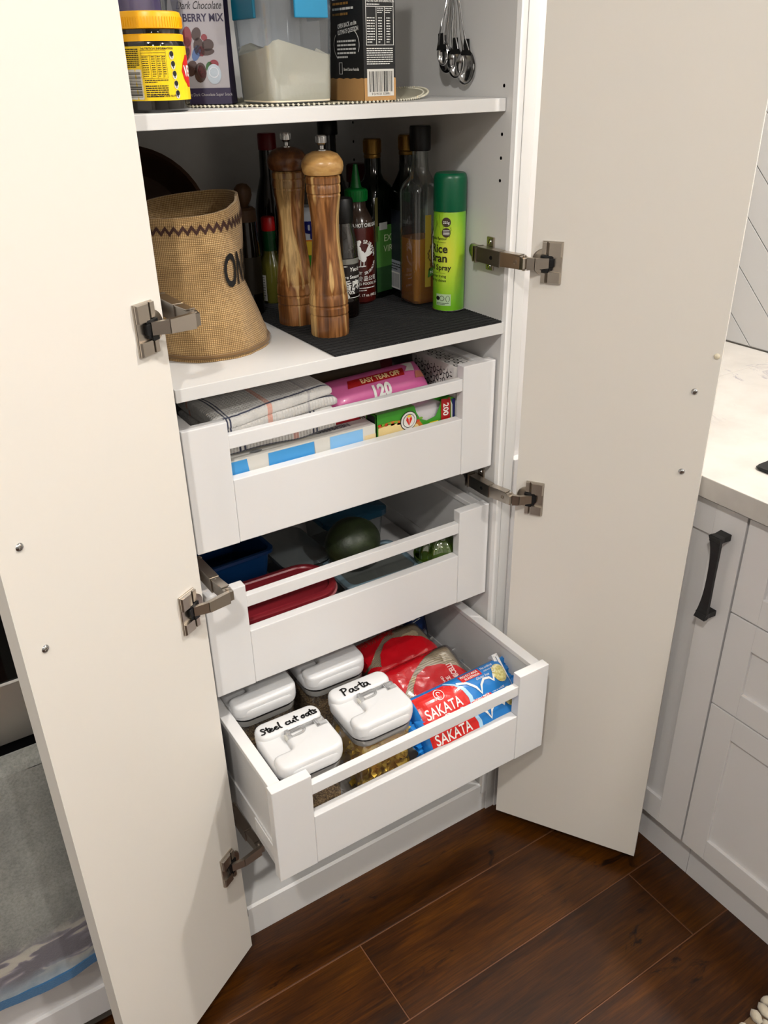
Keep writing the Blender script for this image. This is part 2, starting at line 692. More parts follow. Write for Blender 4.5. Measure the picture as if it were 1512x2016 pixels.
# ceiling downlights, added fill ones included
for i, (lx, ly, wd_, wt, where) in enumerate(DOWNLIGHTS):
    d = thing('ceiling_downlight', 'round white recessed ceiling downlight '+where, 'downlight', (lx, ly, CEIL), 0, 'ceiling downlights')
    obj('trim_ring', lathe([(.045, -.001), (.047, -.005), (.056, -.005), (.060, -.0005)], 28), W_CEIL, d, True)
    obj('lens', lathe([(.001, -.002), (.046, -.002)], 28), mat('lamp_lens', (1, .95, .86), .5, emit=(1, .9, .76), estr=20), d)
    ld = bpy.data.lights.new('downlight_lamp', 'POINT')
    ld.shadow_soft_size = .045
    ld.energy = wt
    ld.color = (1, .972, .94)
    lo = bpy.data.objects.new('lamp', ld)
    link(lo, d)
    lo.location = (0, 0, -.05)
    la = bpy.data.lights.new('downlight_beam', 'AREA')
    la.shape = 'DISK'
    la.size = .085
    la.energy = wd_
    la.color = ld.color
    lo = link(bpy.data.objects.new('beam', la), d)
    lo.location = (0, 0, -.008)

# ------------------------------------------------------------------ pantry cabinet
XP, YP, DEP = .280, -.0105, .56
PTOP = 2.25
pan = thing('pantry_cabinet', 'tall white pantry cabinet standing open, with shelves and inner drawers', 'cabinet')
ZS, ZT = 1.115, 1.443
def panel(name, x0, x1, y0, y1, z0, z1, m=W_CARC, par=pan, bev=.0008):
    return obj(name, bxs(x0, x1, y0, y1, z0, z1, bev), m, par)
# side panels with a chamfered inner front edge
for s in (-1, 1):
    poly = [(s*XP, .55), (s*XP, YP+.005), (s*(XP+.004), YP), (s*(XP+.016), YP), (s*(XP+.016), .55)]
    p = obj('side_panel', prism(poly, .055, PTOP), W_CARC, pan)
    # shelf pin holes
    for z in (1.459, 1.394, 1.361, 1.329):
        for yy in (.015, .45):
            obj('pin_hole', xf(lathe([(.0001, 0), (.0026, 0)], 10), T(s*(XP-.0003), yy, z) @ RY(s*-PI/2)), HOLE, p)
    obj('end_panel', bxs(min(s*(XP+.0165), s*(XP+.038)), max(s*(XP+.0165), s*(XP+.038)), YP-.001, .56, 0, PTOP, .001), W_CARC, pan)
panel('back_panel', -XP, XP, .534, .55, .055, PTOP)
panel('top_panel', -XP, XP, YP, .55, PTOP-.018, PTOP)
# bottom board with chamfered upper front edge
obj('bottom_board', prism([(.55, .06), (YP, .06), (YP, .079), (YP+.005, .083), (.55, .083)], -XP, XP, 'x'), W_CARC, pan)
panel('plinth', -XP-.016, XP+.016, YP+.003, YP+.019, 0, .0585)
panel('filler_panel', XP+.0385, .494, YP-.004, YP+.014, 0, .86, W_SHAKER)
panel('filler_panel', XP+.0385, XP+.062, YP+.012, YP+.03, .86, PTOP, W_SHAKER)
obj('shelf', bxs(-XP+.0005, XP-.0005, YP, .533, ZS-.0185, ZS, .0008), W_CARC, pan)
obj('shelf', bxs(-XP+.001, XP-.001, .008, .50, ZT-.0175, ZT, .0008), W_CARC, pan)
obj('shelf', bxs(-XP+.001, XP-.001, .008, .50, 1.80, 1.8175, .0008), W_CARC, pan)

# doors
HX, HY, DW, DZ0, DZ1 = .294, -.0497, .2985, .033, 2.245
DR = V((.529, -.8486, 0)).normalized()
DL = V((-.8662, -.4997, 0)).normalized()
def add_door(side):
    d = DR if side > 0 else DL
    H = V((side*HX, HY, 0))
    n = V((d.y, -d.x, 0))
    if n.dot(CAM-H) < 0:
        n = -n
    a, b, c, e = H, H+d*DW, H+d*DW-n*.0185, H-n*.0185
    ring = [a, b, c, e]
    cen = sum(ring, V((0, 0, 0)))/4
    def inset(p, k):
        q = cen-p
        return p+V((math.copysign(k, q.dot(d))*d.x, math.copysign(k, q.dot(d))*d.y, 0))+n*math.copysign(k, q.dot(n))
    rings = [[V((p.x, p.y, z)) for p in ([inset(q, k) for q in ring] if k else ring)] for z, k in ((DZ0, .0012), (DZ0+.0012, 0), (DZ1-.0012, 0), (DZ1, .0012))]
    dd = obj('door', loft(rings), W_DOOR, pan)
    up = V((0, 0, 1))
    def M(dist, z, off=0.):
        # local x along door away from hinge, y up, z out of the inner face
        o = H+d*dist+n*off+V((0, 0, z))
        r_ = d
        return Matrix(((r_.x, 0, n.x, o.x), (r_.y, 0, n.y, o.y), (0, 1, 0, o.z), (0, 0, 0, 1)))
    # handle screws and a bumper pad
    for z in (1.042, .908):
        m = M(.2685, z)
        sc = obj('screw', xf(lathe([(.0052, 0), (.005, .0008), (.0032, .0022), (.0012, .0026), (.0001, .0026)], 20), m), CHROME, dd, True)
        obj('cross_slot', xf(join(bxs(-.0026, .0026, -.0004, .0004, .0024, .0029), bxs(-.0004, .0004, -.0026, .0026, .0024, .0029)), m), NICKEL_D, dd)
    obj('bumper', xf(lathe([(.0045, 0), (.0043, .001), (.003, .002), (.0001, .0024)], 18), M(.2915, 1.1)), mat('clear_bumper', (.86, .82, .72), .25), dd, True)
    # hinges
    for z in (1.2175, .813, .285, 1.86):
        m = M(0, z)
        # wing plate: two stepped lobes over a rounded cup flange
        plate = join(
            xf(loft([[V((x, yv, zz)) for x, yv in ((.018+i, -.0315+i), (.050-i, -.0315+i), (.050-i, .0315-i), (.018+i, .0315-i))] for i, zz in ((0, 0), (0, .0022), (.0008, .003))]), Matrix.Identity(4)),
            xf(lathe([(.0205, 0), (.0205, .0016), (.0195, .0022)], 24), T(.0225, 0, 0)))
        obj('hinge_plate', xf(plate, m), NICKEL, dd)
        for sg in (1, -1):
            ya, yb_ = (.0095, .031) if sg > 0 else (.0135, .031)
            wing = loft([[V((x, sg*yv, zz)) for x, yv in ((.0265+i, ya), (.0495-i*.4, ya), (.0495-i*.4, yb_-i*.4), (.0265+i, yb_-i*.4))] for i, zz in ((0, .003), (0, .0046), (.0035, .0072))])
            obj('hinge_wing', xf(wing, m), NICKEL, dd)
            obj('hinge_clip', xf(bxs(.0185, .0255, min(sg*ya+sg*.0025, sg*.0305), max(sg*ya+sg*.0025, sg*.0305), .003, .0062, .0006), m), NICKEL, dd)
        obj('hinge_cup', xf(join(bxs(.017, .036, -.0115, .011, .0022, .0075, .001), bxs(.020, .031, -.0145, -.0085, .003, .0095, .001), bxs(.030, .0385, -.0065, .0065, .003, .0085, .001)), m), BLACK_P, dd)
        # articulated arm in plan (x, y), from the cup to the cabinet side
        cup = H+d*.030+n*.0075
        cup2 = H+d*.012+n*.020
        if side > 0:
            elbow = V((.2755, -.062, 0))
            mid = V((.2675, -.012, 0))
        else:
            elbow = V((-.2600, -.0660, 0))
            mid = V((-.2640, -.022, 0))
        end = V((side*.266, .045, 0))
        def seg(p, q, wdt, h0, h1, zo=0.):
            t = (q-p).normalized()
            k = V((-t.y, t.x, 0))*wdt/2
            r0 = [V((*(p-k).xy, z+zo-h0)), V((*(p+k).xy, z+zo-h0)), V((*(p+k).xy, z+zo+h0)), V((*(p-k).xy, z+zo+h0))]
            r1 = [V((*(q-k).xy, z+zo-h1)), V((*(q+k).xy, z+zo-h1)), V((*(q+k).xy, z+zo+h1)), V((*(q-k).xy, z+zo+h1))]
            return loft([r0, r1])
        obj('hinge_link', join(seg(cup, cup2, .005, .0075, .0085), seg(cup2, elbow, .006, .0085, .0098)), NICKEL, dd)
        obj('hinge_arm', join(seg(elbow+V((0, .004, 0)), mid, .011, .0095, .0105), seg(elbow+V((-side*.001, .0, 0)), elbow+V((0, .01, 0)), .013, .0075, .0102)), NICKEL if side > 0 else NICKEL_D, dd)
        obj('hinge_body', seg(mid+V((0, -.002, 0)), end, .014, .012, .0105), NICKEL_D, dd)
        obj('arm_cover', join(seg(elbow+V((0, .012, 0)), mid+V((0, -.002, 0)), .0125, .0008, .0008, .0112), seg(mid, end+V((0, -.006, 0)), .0150, .0007, .0007, .0118)), NICKEL, dd)
        obj('end_bracket', join(seg(end+V((0, -.003, 0)), end+V((0, -.001, 0)), .017, .0130, .0130), seg(end+V((0, .003, 0)), end+V((0, .005, 0)), .017, .0120, .0120)), NICKEL, dd)
        ta = (mid-elbow).normalized()
        na = V((ta.y, -ta.x, 0))
        if na.x*side > 0:
            na = -na
        pr_ = elbow.lerp(mid, .38)+na*.0056+V((0, 0, z))
        mr_ = frame(pr_, ta if na.x < 0 else -ta, (0, 0, 1))
        if (mr_.to_3x3() @ V((0, 0, 1))).dot(na) < 0:
            mr_ = frame(pr_, -ta if na.x < 0 else ta, (0, 0, 1))
        obj('rivet', xf(loft([[V((x, y_, zz)) for x, y_ in rr(w_, w_*1.25, w_*.25, 2)] for w_, zz in ((.0052, -.0004), (.0052, .0007), (.0036, .0007), (.0034, -.0002))]), mr_), NICKEL, dd)
        pb_ = mid.lerp(end, .32)+na*.0073+V((0, 0, z))
        obj('adjusting_screw', xf(lathe([(.0001, .0004), (.0030, .0004), (.0034, -.0004)], 14), Matrix.Translation(pb_-pr_) @ mr_), BLACK_P, dd)
        pv = [elbow+V((0, .006, 0)), mid+V((0, -.004, 0))]
        for p in pv:
            obj('hinge_pin', lathe([(.0026, z-.0115), (.0026, z+.0118), (.001, z+.0125)], 10, cx=p.x, cy=p.y), NICKEL, dd, True)
        wallx = side*XP
        s = side
        # cross-shaped mounting plate on the side panel
        mp = join(bxs(min(wallx, wallx-s*.004), max(wallx, wallx-s*.004), .020, .037, z-.025, z+.027, .0015),
                  bxs(min(wallx, wallx-s*.006), max(wallx, wallx-s*.006), .020, .075, z-.0105, z+.0105, .002),
                  xf(lathe([(.011, 0), (.011, .003), (.010, .004)], 18), T(wallx, .072, z) @ RY(-s*PI/2)))
        obj('mounting_plate', mp, NICKEL, dd)
        for yy, zz in ((.0285, .0195), (.0285, -.0185), (.072, 0)):
            obj('plate_screw', xf(lathe([(.0042, 0), (.0038, .0014), (.0016, .0016), (.0001, .0008)], 14), T(wallx-s*.004, yy, z+zz) @ RY(-s*PI/2)), CHROME, dd, True)
    return dd
DOOR_R = add_door(1)
DOOR_L = add_door(-1)

# inner drawers
M_DSIDE = mat('drawer_side_white', (.80, .795, .79), .3)
def add_drawer(zt, zb, y0, lab):
    XD, TH = .276, .018
    L = .47
    fz = zb+.032
    dr = obj('drawer', join(bxs(-.25, .25, y0+TH, y0+TH+L, fz-.012, fz), bxs(-.25, .25, y0+TH+L-.014, y0+TH+L, fz, zt-.03)), W_DRAWER, pan)
    for s in (-1, 1):
        xo, xi = s*.2705, s*.2535
        a, b = min(xo, xi), max(xo, xi)
        obj('drawer_side', join(bxs(a+.0015, b-.0015, y0+TH, y0+TH+L, zb+.012, zt-.012), bxs(a-(0 if s > 0 else .001), b+(.001 if s > 0 else 0), y0+TH, y0+TH+L, zb+.010, zb+.062, .001)), M_DSIDE, dr)
        obj('side_rail', bxs(a-.0015, b+.0015, y0+TH, y0+TH+L, zt-.014, zt-.004, .0012), W_DRAWER, dr)
        obj('clip_cover', bxs(a-.003 if s < 0 else b+.001, a-.001 if s < 0 else b+.003, y0+TH+.002, y0+TH+.075, zb+.03, zb+.058, .0006), W_DRAWER, dr)
        px0, px1 = (s*XD, s*.2085)
        obj('front_post', bxs(min(px0, px1), max(px0, px1), y0, y0+TH, zb, zt, .0014), W_DRAWER, dr)
    obj('front_panel', bxs(-.2082, .2082, y0+.0006, y0+TH, zb+.0005, zb+.104, .0014), W_DRAWER, dr)
    obj('front_rail', bxs(-.2085, .2085, y0+.002, y0+.0145, zt-.0425, zt-.0215, .0012), W_DRAWER, dr)
    dr['label'] = lab
    return fz
F1 = add_drawer(1.0505, .8555, 0, 'top inner drawer holding tea towels and boxes')
F2 = add_drawer(.7793, .5867, 0, 'middle inner drawer holding plastic containers')
F3 = add_drawer(.5333, .340, -.1855, 'bottom inner drawer pulled out, holding canisters and packets')

# ------------------------------------------------------------------ right-hand base cabinets and counter
XF = .495
def shaker(name, y0, y1, z0, z1, st, par, m=W_SHAKER):
    """shaker front on the plane x = XF, facing -x: four frame members and a sunk panel"""
    t, rec = .019, .0065
    ds = []
    p0 = obj(name, bxs(XF+rec, XF+t, y0+st-.002, y1-st+.002, z0+st-.002, z1-st+.002), m, par)
    for nm, a, b, c, d in (('stile', y0, y0+st, z0, z1), ('stile', y1-st, y1, z0, z1), ('rail', y0+st, y1-st, z0, z0+st), ('rail', y0+st, y1-st, z1-st, z1)):
        # inner arris chamfered so it catches light
        obj(nm, bxs(XF, XF+t, a, b, c, d, .0009), m, p0)
    return p0
bc = thing('base_cabinet', 'narrow white shaker base cabinet with long black handle', 'cabinet', (0, 0, 0))
obj('carcass', bxs(XF+.02, XR-.001, -.3725, -.0165, .10, .858), W_CARC, bc)
door = shaker('door', -.3705, -.1735, .1195, .8465, .058, bc)
obj('filler', bxs(XF, XF+.019, -.1715, -.016, .1195, .8465, .001), W_SHAKER, bc)
obj('plinth', bxs(.535, .551, -.3725, -.0165, 0, .118), W_SHAKER, bc)
def bow_handle(par, yc, z0, z1):
    hh = z1-z0
    rings = []
    N = 18
    for i in range(N+1):
        t = i/N
        z = z0+hh*t
        e = abs(2*t-1)
        wd = .0065+.0045*e**2.2
        off = .020+.008*(e**3)-.003
        th = .0042+.002*e**4
        rings.append([V((XF-off-th, yc-wd, z)), V((XF-off-th, yc+wd, z)), V((XF-off+th*.3, yc+wd, z)), V((XF-off+th*.3, yc-wd, z))])
    feet = []
    for z in (z0+.005, z1-.005):
        feet.append(loft([[V((x, yc-w_, z-h)), V((x, yc+w_, z-h)), V((x, yc+w_, z+h)), V((x, yc-w_, z+h))] for x, w_, h in ((XF-.001, .0105, .0055), (XF-.016, .0095, .0048), (XF-.028, .0105, .0055))]))
    return obj('handle', join(loft(rings), *feet), BLACK_M, par)
bow_handle(door, -.3385, .648, .806)
dc = thing('drawer_cabinet', 'white shaker cabinet of stacked drawers under the cooktop', 'cabinet', (0, 0, 0))
obj('carcass', bxs(XF+.02, XR-.001, -1.275, -.3735, .10, .858), W_CARC, dc)
for z0, z1 in ((.671, .8465), (.4765, .668), (.1195, .4735)):
    dro = shaker('drawer', -1.272, -.3745, z0, z1, .05, dc)
    hv = bow_handle(dro, 0, -.08, .08)
    hv.data.transform(T(XF, -.823, (z0+z1)/2+.02) @ RX(PI/2) @ T(-XF, 0, 0))
obj('plinth', bxs(.535, .551, -1.275, -.3735, 0, .118), W_SHAKER, dc)
ct = tag(obj('countertop', bxs(.475, XR-.0085, -1.30, YP+.02, .8585, .8945, .0015), M_STONE), 'white veined stone countertop behind the right door', 'countertop')
obj('return_slab', bxs(.3435, XR-.0085, YP+.0205, .5995, .8585, .8945, .0015), M_STONE, ct)
obj('corner_carcass', bxs(.55, XR-.001, .012, .598, .10, .858), W_CARC, ct)
ck = thing('cooktop', 'black glass cooktop lying on the stone countertop', 'cooktop', (.83, -.62, .895))
obj('glass', rbox([(.53, .60, .012, 0), (.534, .604, .012, .003), (.530, .600, .012, .0055)]), BLACK_G, ck, 30)
for a, b, r in ((-.13, .14, .09), (.13, .14, .07), (-.13, -.14, .07), (.13, -.14, .09)):
    obj('burner_ring', lathe([(r, .0058), (r+.002, .0058)], 40, cx=a, cy=b), GREY_INK, ck)

# ------------------------------------------------------------------ left: oven, towel, drawer below
YO = -.065
ov = thing('oven', 'built-in oven with black glass and a steel band, left of the pantry', 'oven', (-.735, YO, .30))
obj('body', bxs(-.297, .297, .02, .60, 0, .60), BLACK_P, ov)
obj('fascia', bxs(-.297, .297, 0, .02, .497, .60, .001), BLACK_G, ov)
obj('steel_band', bxs(-.297, .297, -.002, .02, .405, .497, .001), STEEL, ov)
obj('band_edge', bxs(-.297, .297, -.0030, .0, .4962, .4982), mat('pale_trim', (.85, .83, .80), .35), ov)
obj('door_glass', bxs(-.297, .297, -.001, .02, .012, .372, .001), BLACK_G, ov)
obj('vent_slot', bxs(-.297, .297, .008, .02, .372, .405), BLACK_P, ov)
obj('handle', join(xf(lathe([(.009, -.25), (.009, .25)], 14), T(0, -.043, .403) @ RY(PI/2)), bxs(-.242, -.222, -.043, 0, .397, .409), bxs(.222, .242, -.043, 0, .397, .409)), STEEL, ov, True)
obj('cooktop_glass', bxs(-.297, .297, -.002, .60, .60, .606, .001), BLACK_G, ov)
od = thing('oven_drawer_cabinet', 'white shaker drawer unit below the oven', 'cabinet', (-.735, YO, 0))
obj('carcass', bxs(-.297, .297, .02, .60, .09, .299), W_CARC, od)
dpan = obj('drawer', bxs(-.25, .25, .0065, .02, .155, .25), W_SHAKER, od)
for nm, a, b, c, d_ in (('stile', -.297, -.247, .092, .298), ('stile', .247, .297, .092, .298), ('rail', -.247, .247, .092, .155), ('rail', -.247, .247, .245, .298)):
    obj(nm, bxs(a, b, 0, .02, c, d_, .0012), W_SHAKER, dpan)
obj('filler', bxs(.2985, .4155, .035, .05, 0, .90), W_SHAKER, od)
obj('plinth', bxs(-.297, .297, .055, .07, 0, .09), mat('plinth_grey', (.42, .4, .37), .5), od)

def towel_mat():
    m = mat('grey_terry', (.5, .5, .48), .95, sheen=.3)
    nt, b = nodes(m)
    v = texco(nt)
    n1 = noisetex(nt, v, 260, 3, .7)
    n2 = noisetex(nt, v, 14, 3)
    sep = nt.nodes.new('ShaderNodeSeparateXYZ')
    nt.links.new(v, sep.inputs[0])
    g = mixc(nt, ramp(nt, n2, [(.35, (0, 0, 0)), (.65, (1, 1, 1))]), '7a7a74', '8f8f88')
    g = mixc(nt, .5, g, ramp(nt, n1, [(.3, (.6, .6, .6)), (.6, (1, 1, 1))]), 'MULTIPLY')
    # printed border: purple-grey leaves fading into pale blue, blue hem
    wob = mathn(nt, 'MULTIPLY_ADD', noisetex(nt, v, 9, 3), .10, -.05)
    zz = mathn(nt, 'ADD', sep.outputs['Z'], wob)
    leaf = noisetex(nt, texco(nt, (10, 1, 26), (0, .5, 0)), 1.6, 2, .5, .9)
    lf = ramp(nt, leaf, [(.45, '5f5a60'), (.52, '77717a'), (.56, 'a49d92'), (.64, 'aaa498')])
    bl = mixc(nt, ramp(nt, noisetex(nt, v, 40, 2), [(.3, (0, 0, 0)), (.7, (1, 1, 1))]), '76838c', '929aa0')
    def step(val, a, c):
        return ramp(nt, mathn(nt, 'MULTIPLY_ADD', val, 1., 0.), [(a, (1, 1, 1)), (c, (0, 0, 0))])
    c = mixc(nt, step(zz, .085, .115), g, lf)
    c = mixc(nt, step(zz, .02, .045), c, bl)
    nt.links.new(c, b.inputs['Base Color'])
    bumpn(nt, b, n1, .55, .002)
    return m
tw = thing('hand_towel', 'grey terry towel with printed leafy border and blue hem over the oven handle', 'towel', (-.68, -.126, .300))
def towel_sheet(y0, x0, x1, z0, z1, th, seed):
    nx, nz_ = 36, 60
    v, f = [], []
    for sgn in (0, 1):
        for j in range(nz_+1):
            for i in range(nx+1):
                x = x0+(x1-x0)*i/nx
                z = z0+(z1-z0)*j/nz_
                k = (z1-z)/(z1-z0)
                yy = y0+sgn*th+.010*k*noise.noise(V((x*9+seed, z*2, seed)))+.003*noise.noise(V((x*30, z*20, seed)))
                zz = z+(.008*noise.noise(V((x*7, 3, seed))) if j == 0 else 0)
                v.append(V((x, yy, zz)))
    k = nx+1
    N = k*(nz_+1)
    for j in range(nz_):
        for i in range(nx):
            s0 = j*k+i
            f.append((s0, s0+1, s0+k+1, s0+k))
            f.append((N+s0, N+s0+k, N+s0+k+1, N+s0+1))
    for i in range(nx):
        f.append((i, N+i, N+i+1, i+1))
    for j in range(nz_):
        f.append((j*k, (j+1)*k, N+(j+1)*k, N+j*k))
        f.append((j*k+nx, N+j*k+nx, N+(j+1)*k+nx, (j+1)*k+nx))
    return v, f
M_TERRY = towel_mat()
front = obj('front_drape', towel_sheet(.0, -.17, .17, .0, .403, .006, 2.), M_TERRY, tw, True)
obj('back_drape', towel_sheet(.028, -.17, .17, .10, .403, .006, 5.), M_TERRY, tw, True)
arc = [[V((-.17+.34*i/20, .017-.017*math.cos(a), .403+.015*math.sin(a))) for i in range(21)] for a in [PI*k/10 for k in range(11)]]
arcv, arcf = loft(arc, cap=False, closed=False)
obj('fold', (arcv, arcf), M_TERRY, tw, True)
hem = [[V((-.171+.342*i/36, (-.0015 if k in (0, 3) else .0085)+.010*noise.noise(V(((-.171+.342*i/36)*9+2, 0, 2.)))+.003*noise.noise(V(((-.171+.342*i/36)*30, 0, 2.))), zz+.008*noise.noise(V(((-.171+.342*i/36)*7, 3, 2.))))) for k, zz in enumerate((-.001, -.001, .016, .016))] for i in range(37)]
obj('hem', loft(hem), mat('blue_terry', (.16, .36, .52), .95, bump=.5, bscale=500, sheen=.3), tw, True)

# shaggy rug corner at the lower right
rg = thing('woven_rug', 'cream chunky woven rug corner on the floor at the lower right', 'rug', (.33, -.632, 0))
M_RUG = mat('cream_wool', (.78, .74, .66), .95, bump=.5, bscale=180, sheen=.4)
obj('backing', bxs(-.40, .19, -.68, -.004, .0005, .006), mat('rug_backing', (.45, .36, .26), .95), rg)
vs_, fs = [], []
r3 = random.Random(5)
parts = []
for i in range(30):
    for j in range(34):
        if i > 29 or j > 30:
            continue
        x, y_ = .18-i*.020+r3.uniform(-.004, .004), -.012-j*.022+r3.uniform(-.005, .005)
        if r3.random() < .1:
            continue
        rr_, hh = r3.uniform(.008, .012), r3.uniform(.012, .020)
        an = r3.uniform(0, PI)
        parts.append(xf(lathe([(.001, .0), (rr_, .004), (rr_*1.05, hh*.6), (rr_*.6, hh), (.001, hh*1.08)], 7), T(x, y_, .004) @ RZ(an) @ Matrix.Diagonal((1.25, .75, 1, 1))))
st = obj('pile', join(*parts), M_RUG, rg, 'all')
st['kind'] = 'stuff'

# ------------------------------------------------------------------ things on the fixed shelf (z = ZS)
def facing(x, y):
    """angle of the direction from (x, y) towards the photographer"""
    return math.atan2(CAM.y-y, CAM.x-x)

def rib_mat(name, a, b, scale, axis='X', rough=.9):
    m = mat(name, a, rough)
    nt, bs = nodes(m)
    v = texco(nt)
    k = wave(nt, v, scale, axis)
    n = noisetex(nt, v, 420, 3, .7)
    k2 = mathn(nt, 'MULTIPLY', k, n)
    nt.links.new(ramp(nt, k2, [(.05, a), (.55, b)]), bs.inputs['Base Color'])
    bumpn(nt, bs, mathn(nt, 'ADD', k, n), .7, .0015)
    return m
M_MAT = rib_mat('black_rubber_weave', (.035, .035, .038), (.15, .15, .155), 75, 'Y')
ZM = ZS+.0026
# mat: slab with a beaded edge and raised ribs
mt = thing('shelf_liner_mat', 'black ribbed non-slip mat on the shelf under the bottles', 'mat', (0, 0, ZS))
obj('mat', bxs(-.036, XP-.004, YP+.001, .42, .0002, .0022), M_MAT, mt)
ribs = [bxs(-.036, XP-.004, YP+.002+k*.0062, YP+.0058+k*.0062, .0022, .0030) for k in range(69)]
rb = obj('rib', join(*ribs), M_MAT, mt)
rb['kind'] = 'stuff'
beads = []
for k in range(78):
    beads.append(xf(lathe([(.0001, -.0012), (.0016, 0), (.0001, .0014)], 6), T(-.034+k*.004, YP+.0008, .0014)))
bo = obj('beaded_edge', join(*beads), M_MAT, mt)
bo['kind'] = 'stuff'

# ---- burlap basket
def burlap():
    m = mat('burlap', (.72, .58, .38), .95, sheen=.2)
    nt, b = nodes(m)
    v = texco(nt, out='UV')
    a = wave(nt, v, 118, 'X', .6)
    c = wave(nt, v, 118, 'Y', .6)
    wv = mathn(nt, 'MULTIPLY', mathn(nt, 'POWER', a, .5), mathn(nt, 'POWER', c, .5))
    n = noisetex(nt, v, 22, 4, .6)
    n2 = noisetex(nt, texco(nt, (6, 60, 1), out='UV'), 8, 3)
    col = ramp(nt, wv, [(.05, '7a5c36'), (.3, 'b08c58'), (.75, 'cba873'), (1., 'dcbd8a')])
    col = mixc(nt, .5, col, ramp(nt, n, [(.3, (.72, .68, .62)), (.65, (1, 1, 1))]), 'MULTIPLY')
    col = mixc(nt, .35, col, ramp(nt, n2, [(.35, (.7, .7, .7)), (.6, (1, 1, 1))]), 'MULTIPLY')
    nt.links.new(col, b.inputs['Base Color'])
    bumpn(nt, b, wv, .6, .0012)
    return m
M_BURLAP = burlap()
BX, BY, BH = -.157, .166, .207
ER = V((.905, -.425, 0))
EF = V((-.425, -.905, 0))
def bask(th, h, off=0.):
    """th: 0 = camera right, -pi/2 = towards camera; h 0..1"""
    ex, ey = math.cos(th), math.sin(th)
    ro = .093-.030*min(1, h/.45)**.8+.002*math.sin(h*9)
    if h > .45:
        ro -= .004*(h-.45)
    if h < .12:
        ro += .004*math.sin(h/.12*PI/2)-.003
    rl = .095-.012*h
    rf = .098-.012*h
    rb_ = .098-.018*h
    a = ro if ex > 0 else rl
    b = rf if ey < 0 else rb_
    n_ = 2.0+.5*h
    r = 1/((abs(ex)/a)**n_+(abs(ey)/b)**n_)**(1/n_)
    r += .0022*noise.noise(V((ex*2.5, ey*2.5, h*3)))+.0014*noise.noise(V((ex*6, ey*6, h*7)))
    r += off
    z = BH*h
    if h > .8:
        z += (h-.8)*5*(.006*ex-.005*ey*0 + (-.009 if ey < 0 else .004)*abs(ey))
    p = ER*(ex*r)-EF*(ey*r)
    return V((BX+p.x, BY+p.y, ZS+z))
bk = thing('burlap_basket', 'round burlap storage basket with brown zigzag stitching and black print', 'basket', (BX, BY, ZS))
NB, NH = 96, 40
rings, uvs = [], []
for j in range(NH+1):
    rings.append([bask(2*PI*i/NB, j/NH)-V((BX, BY, ZS)) for i in range(NB)])
    uvs += [(i/NB*.55, j/NH*BH) for i in range(NB)]
for j in range(NH, 7, -4):
    rings.append([bask(2*PI*i/NB, j/NH, -.0035)-V((BX, BY, ZS)) for i in range(NB)])
    uvs += [(i/NB*.55, j/NH*BH) for i in range(NB)]
vf = loft(rings, cap=True)
obj('body', vf, M_BURLAP, bk, True, uv=uvs)
obj('base_piping', tube([bask(2*PI*i/64, .02, .001)-V((BX, BY, ZS))+V((0, 0, .003)) for i in range(65)], .0028, 6), M_BURLAP, bk, True)
bfn = lambda x, y, o: bask(x, y, .0005+o*2)-V((BX, BY, ZS))
dz = Decal(bk, bfn, .05)
M_BROWN = mat('brown_thread', (.23, .13, .10), .9)
zz = []
for k in range(95):
    zz.append((-PI+.033+k*.0668, .895+(.024 if k % 2 else -.026)))
dz.ml = 0
for a_, b_ in zip(zz, zz[1:]):
    (x0, y0), (x1, y1) = a_, b_
    dz.add('zigzag_stitching', M_BROWN, [(x0, y0-.018), (x1, y1-.018), (x1, y1+.020), (x0, y0+.020)], [(0, 1, 2, 3)], 1)
dz.build()
dz = Decal(bk, lambda x, y, o: bask(-PI/2+.44+x*11.5, .485+y*5.0, .0006+o*2)-V((BX, BY, ZS)), .006)
dz.text('ONIONS', .062, INK, .0, 0., xs=.55, bold=.02)
dz.build()

# ---- pepper mills
def mill_wood():
    m = mat('acacia_wood', (.5, .3, .15), .32, coat=.25)
    nt, b = nodes(m)
    v = texco(nt, (1, 1, .10))
    oi = nt.nodes.new('ShaderNodeObjectInfo')
    st = noisetex(nt, v, 58, 2, .4, .6)
    gr = noisetex(nt, texco(nt, (1, 1, .035)), 230, 3, .6, .6)
    bands = ramp(nt, st, [(.28, '50301a'), (.40, '7a4c25'), (.47, 'a87444'), (.53, '8e5a2e'), (.57, 'cba56a'), (.72, 'dcb97e')])
    g = ramp(nt, gr, [(.3, (.55, .5, .45)), (.62, (1, 1, 1))])
    c = mixc(nt, .8, bands, g, 'MULTIPLY')
    nt.links.new(c, b.inputs['Base Color'])
    return m
M_ACACIA = mill_wood()
M_PALE = mat('pale_acacia', (.74, .54, .30), .3, coat=.3)
nt, b_ = nodes(M_PALE)
nt.links.new(ramp(nt, noisetex(nt, texco(nt, (1, 1, 2.5)), 30, 4, .6, 1.5), [(.3, 'a87a42'), (.5, 'c4975a'), (.7, 'd3aa6c')]), b_.inputs['Base Color'])
M_DARKW = mat('dark_acacia', (.33, .19, .10), .35, coat=.2)
nt, b_ = nodes(M_DARKW)
nt.links.new(ramp(nt, noisetex(nt, texco(nt, (1, 1, .4)), 40, 4, .6, 1.), [(.3, '3a1f10'), (.5, '5e3519'), (.72, '8a5a30')]), b_.inputs['Base Color'])
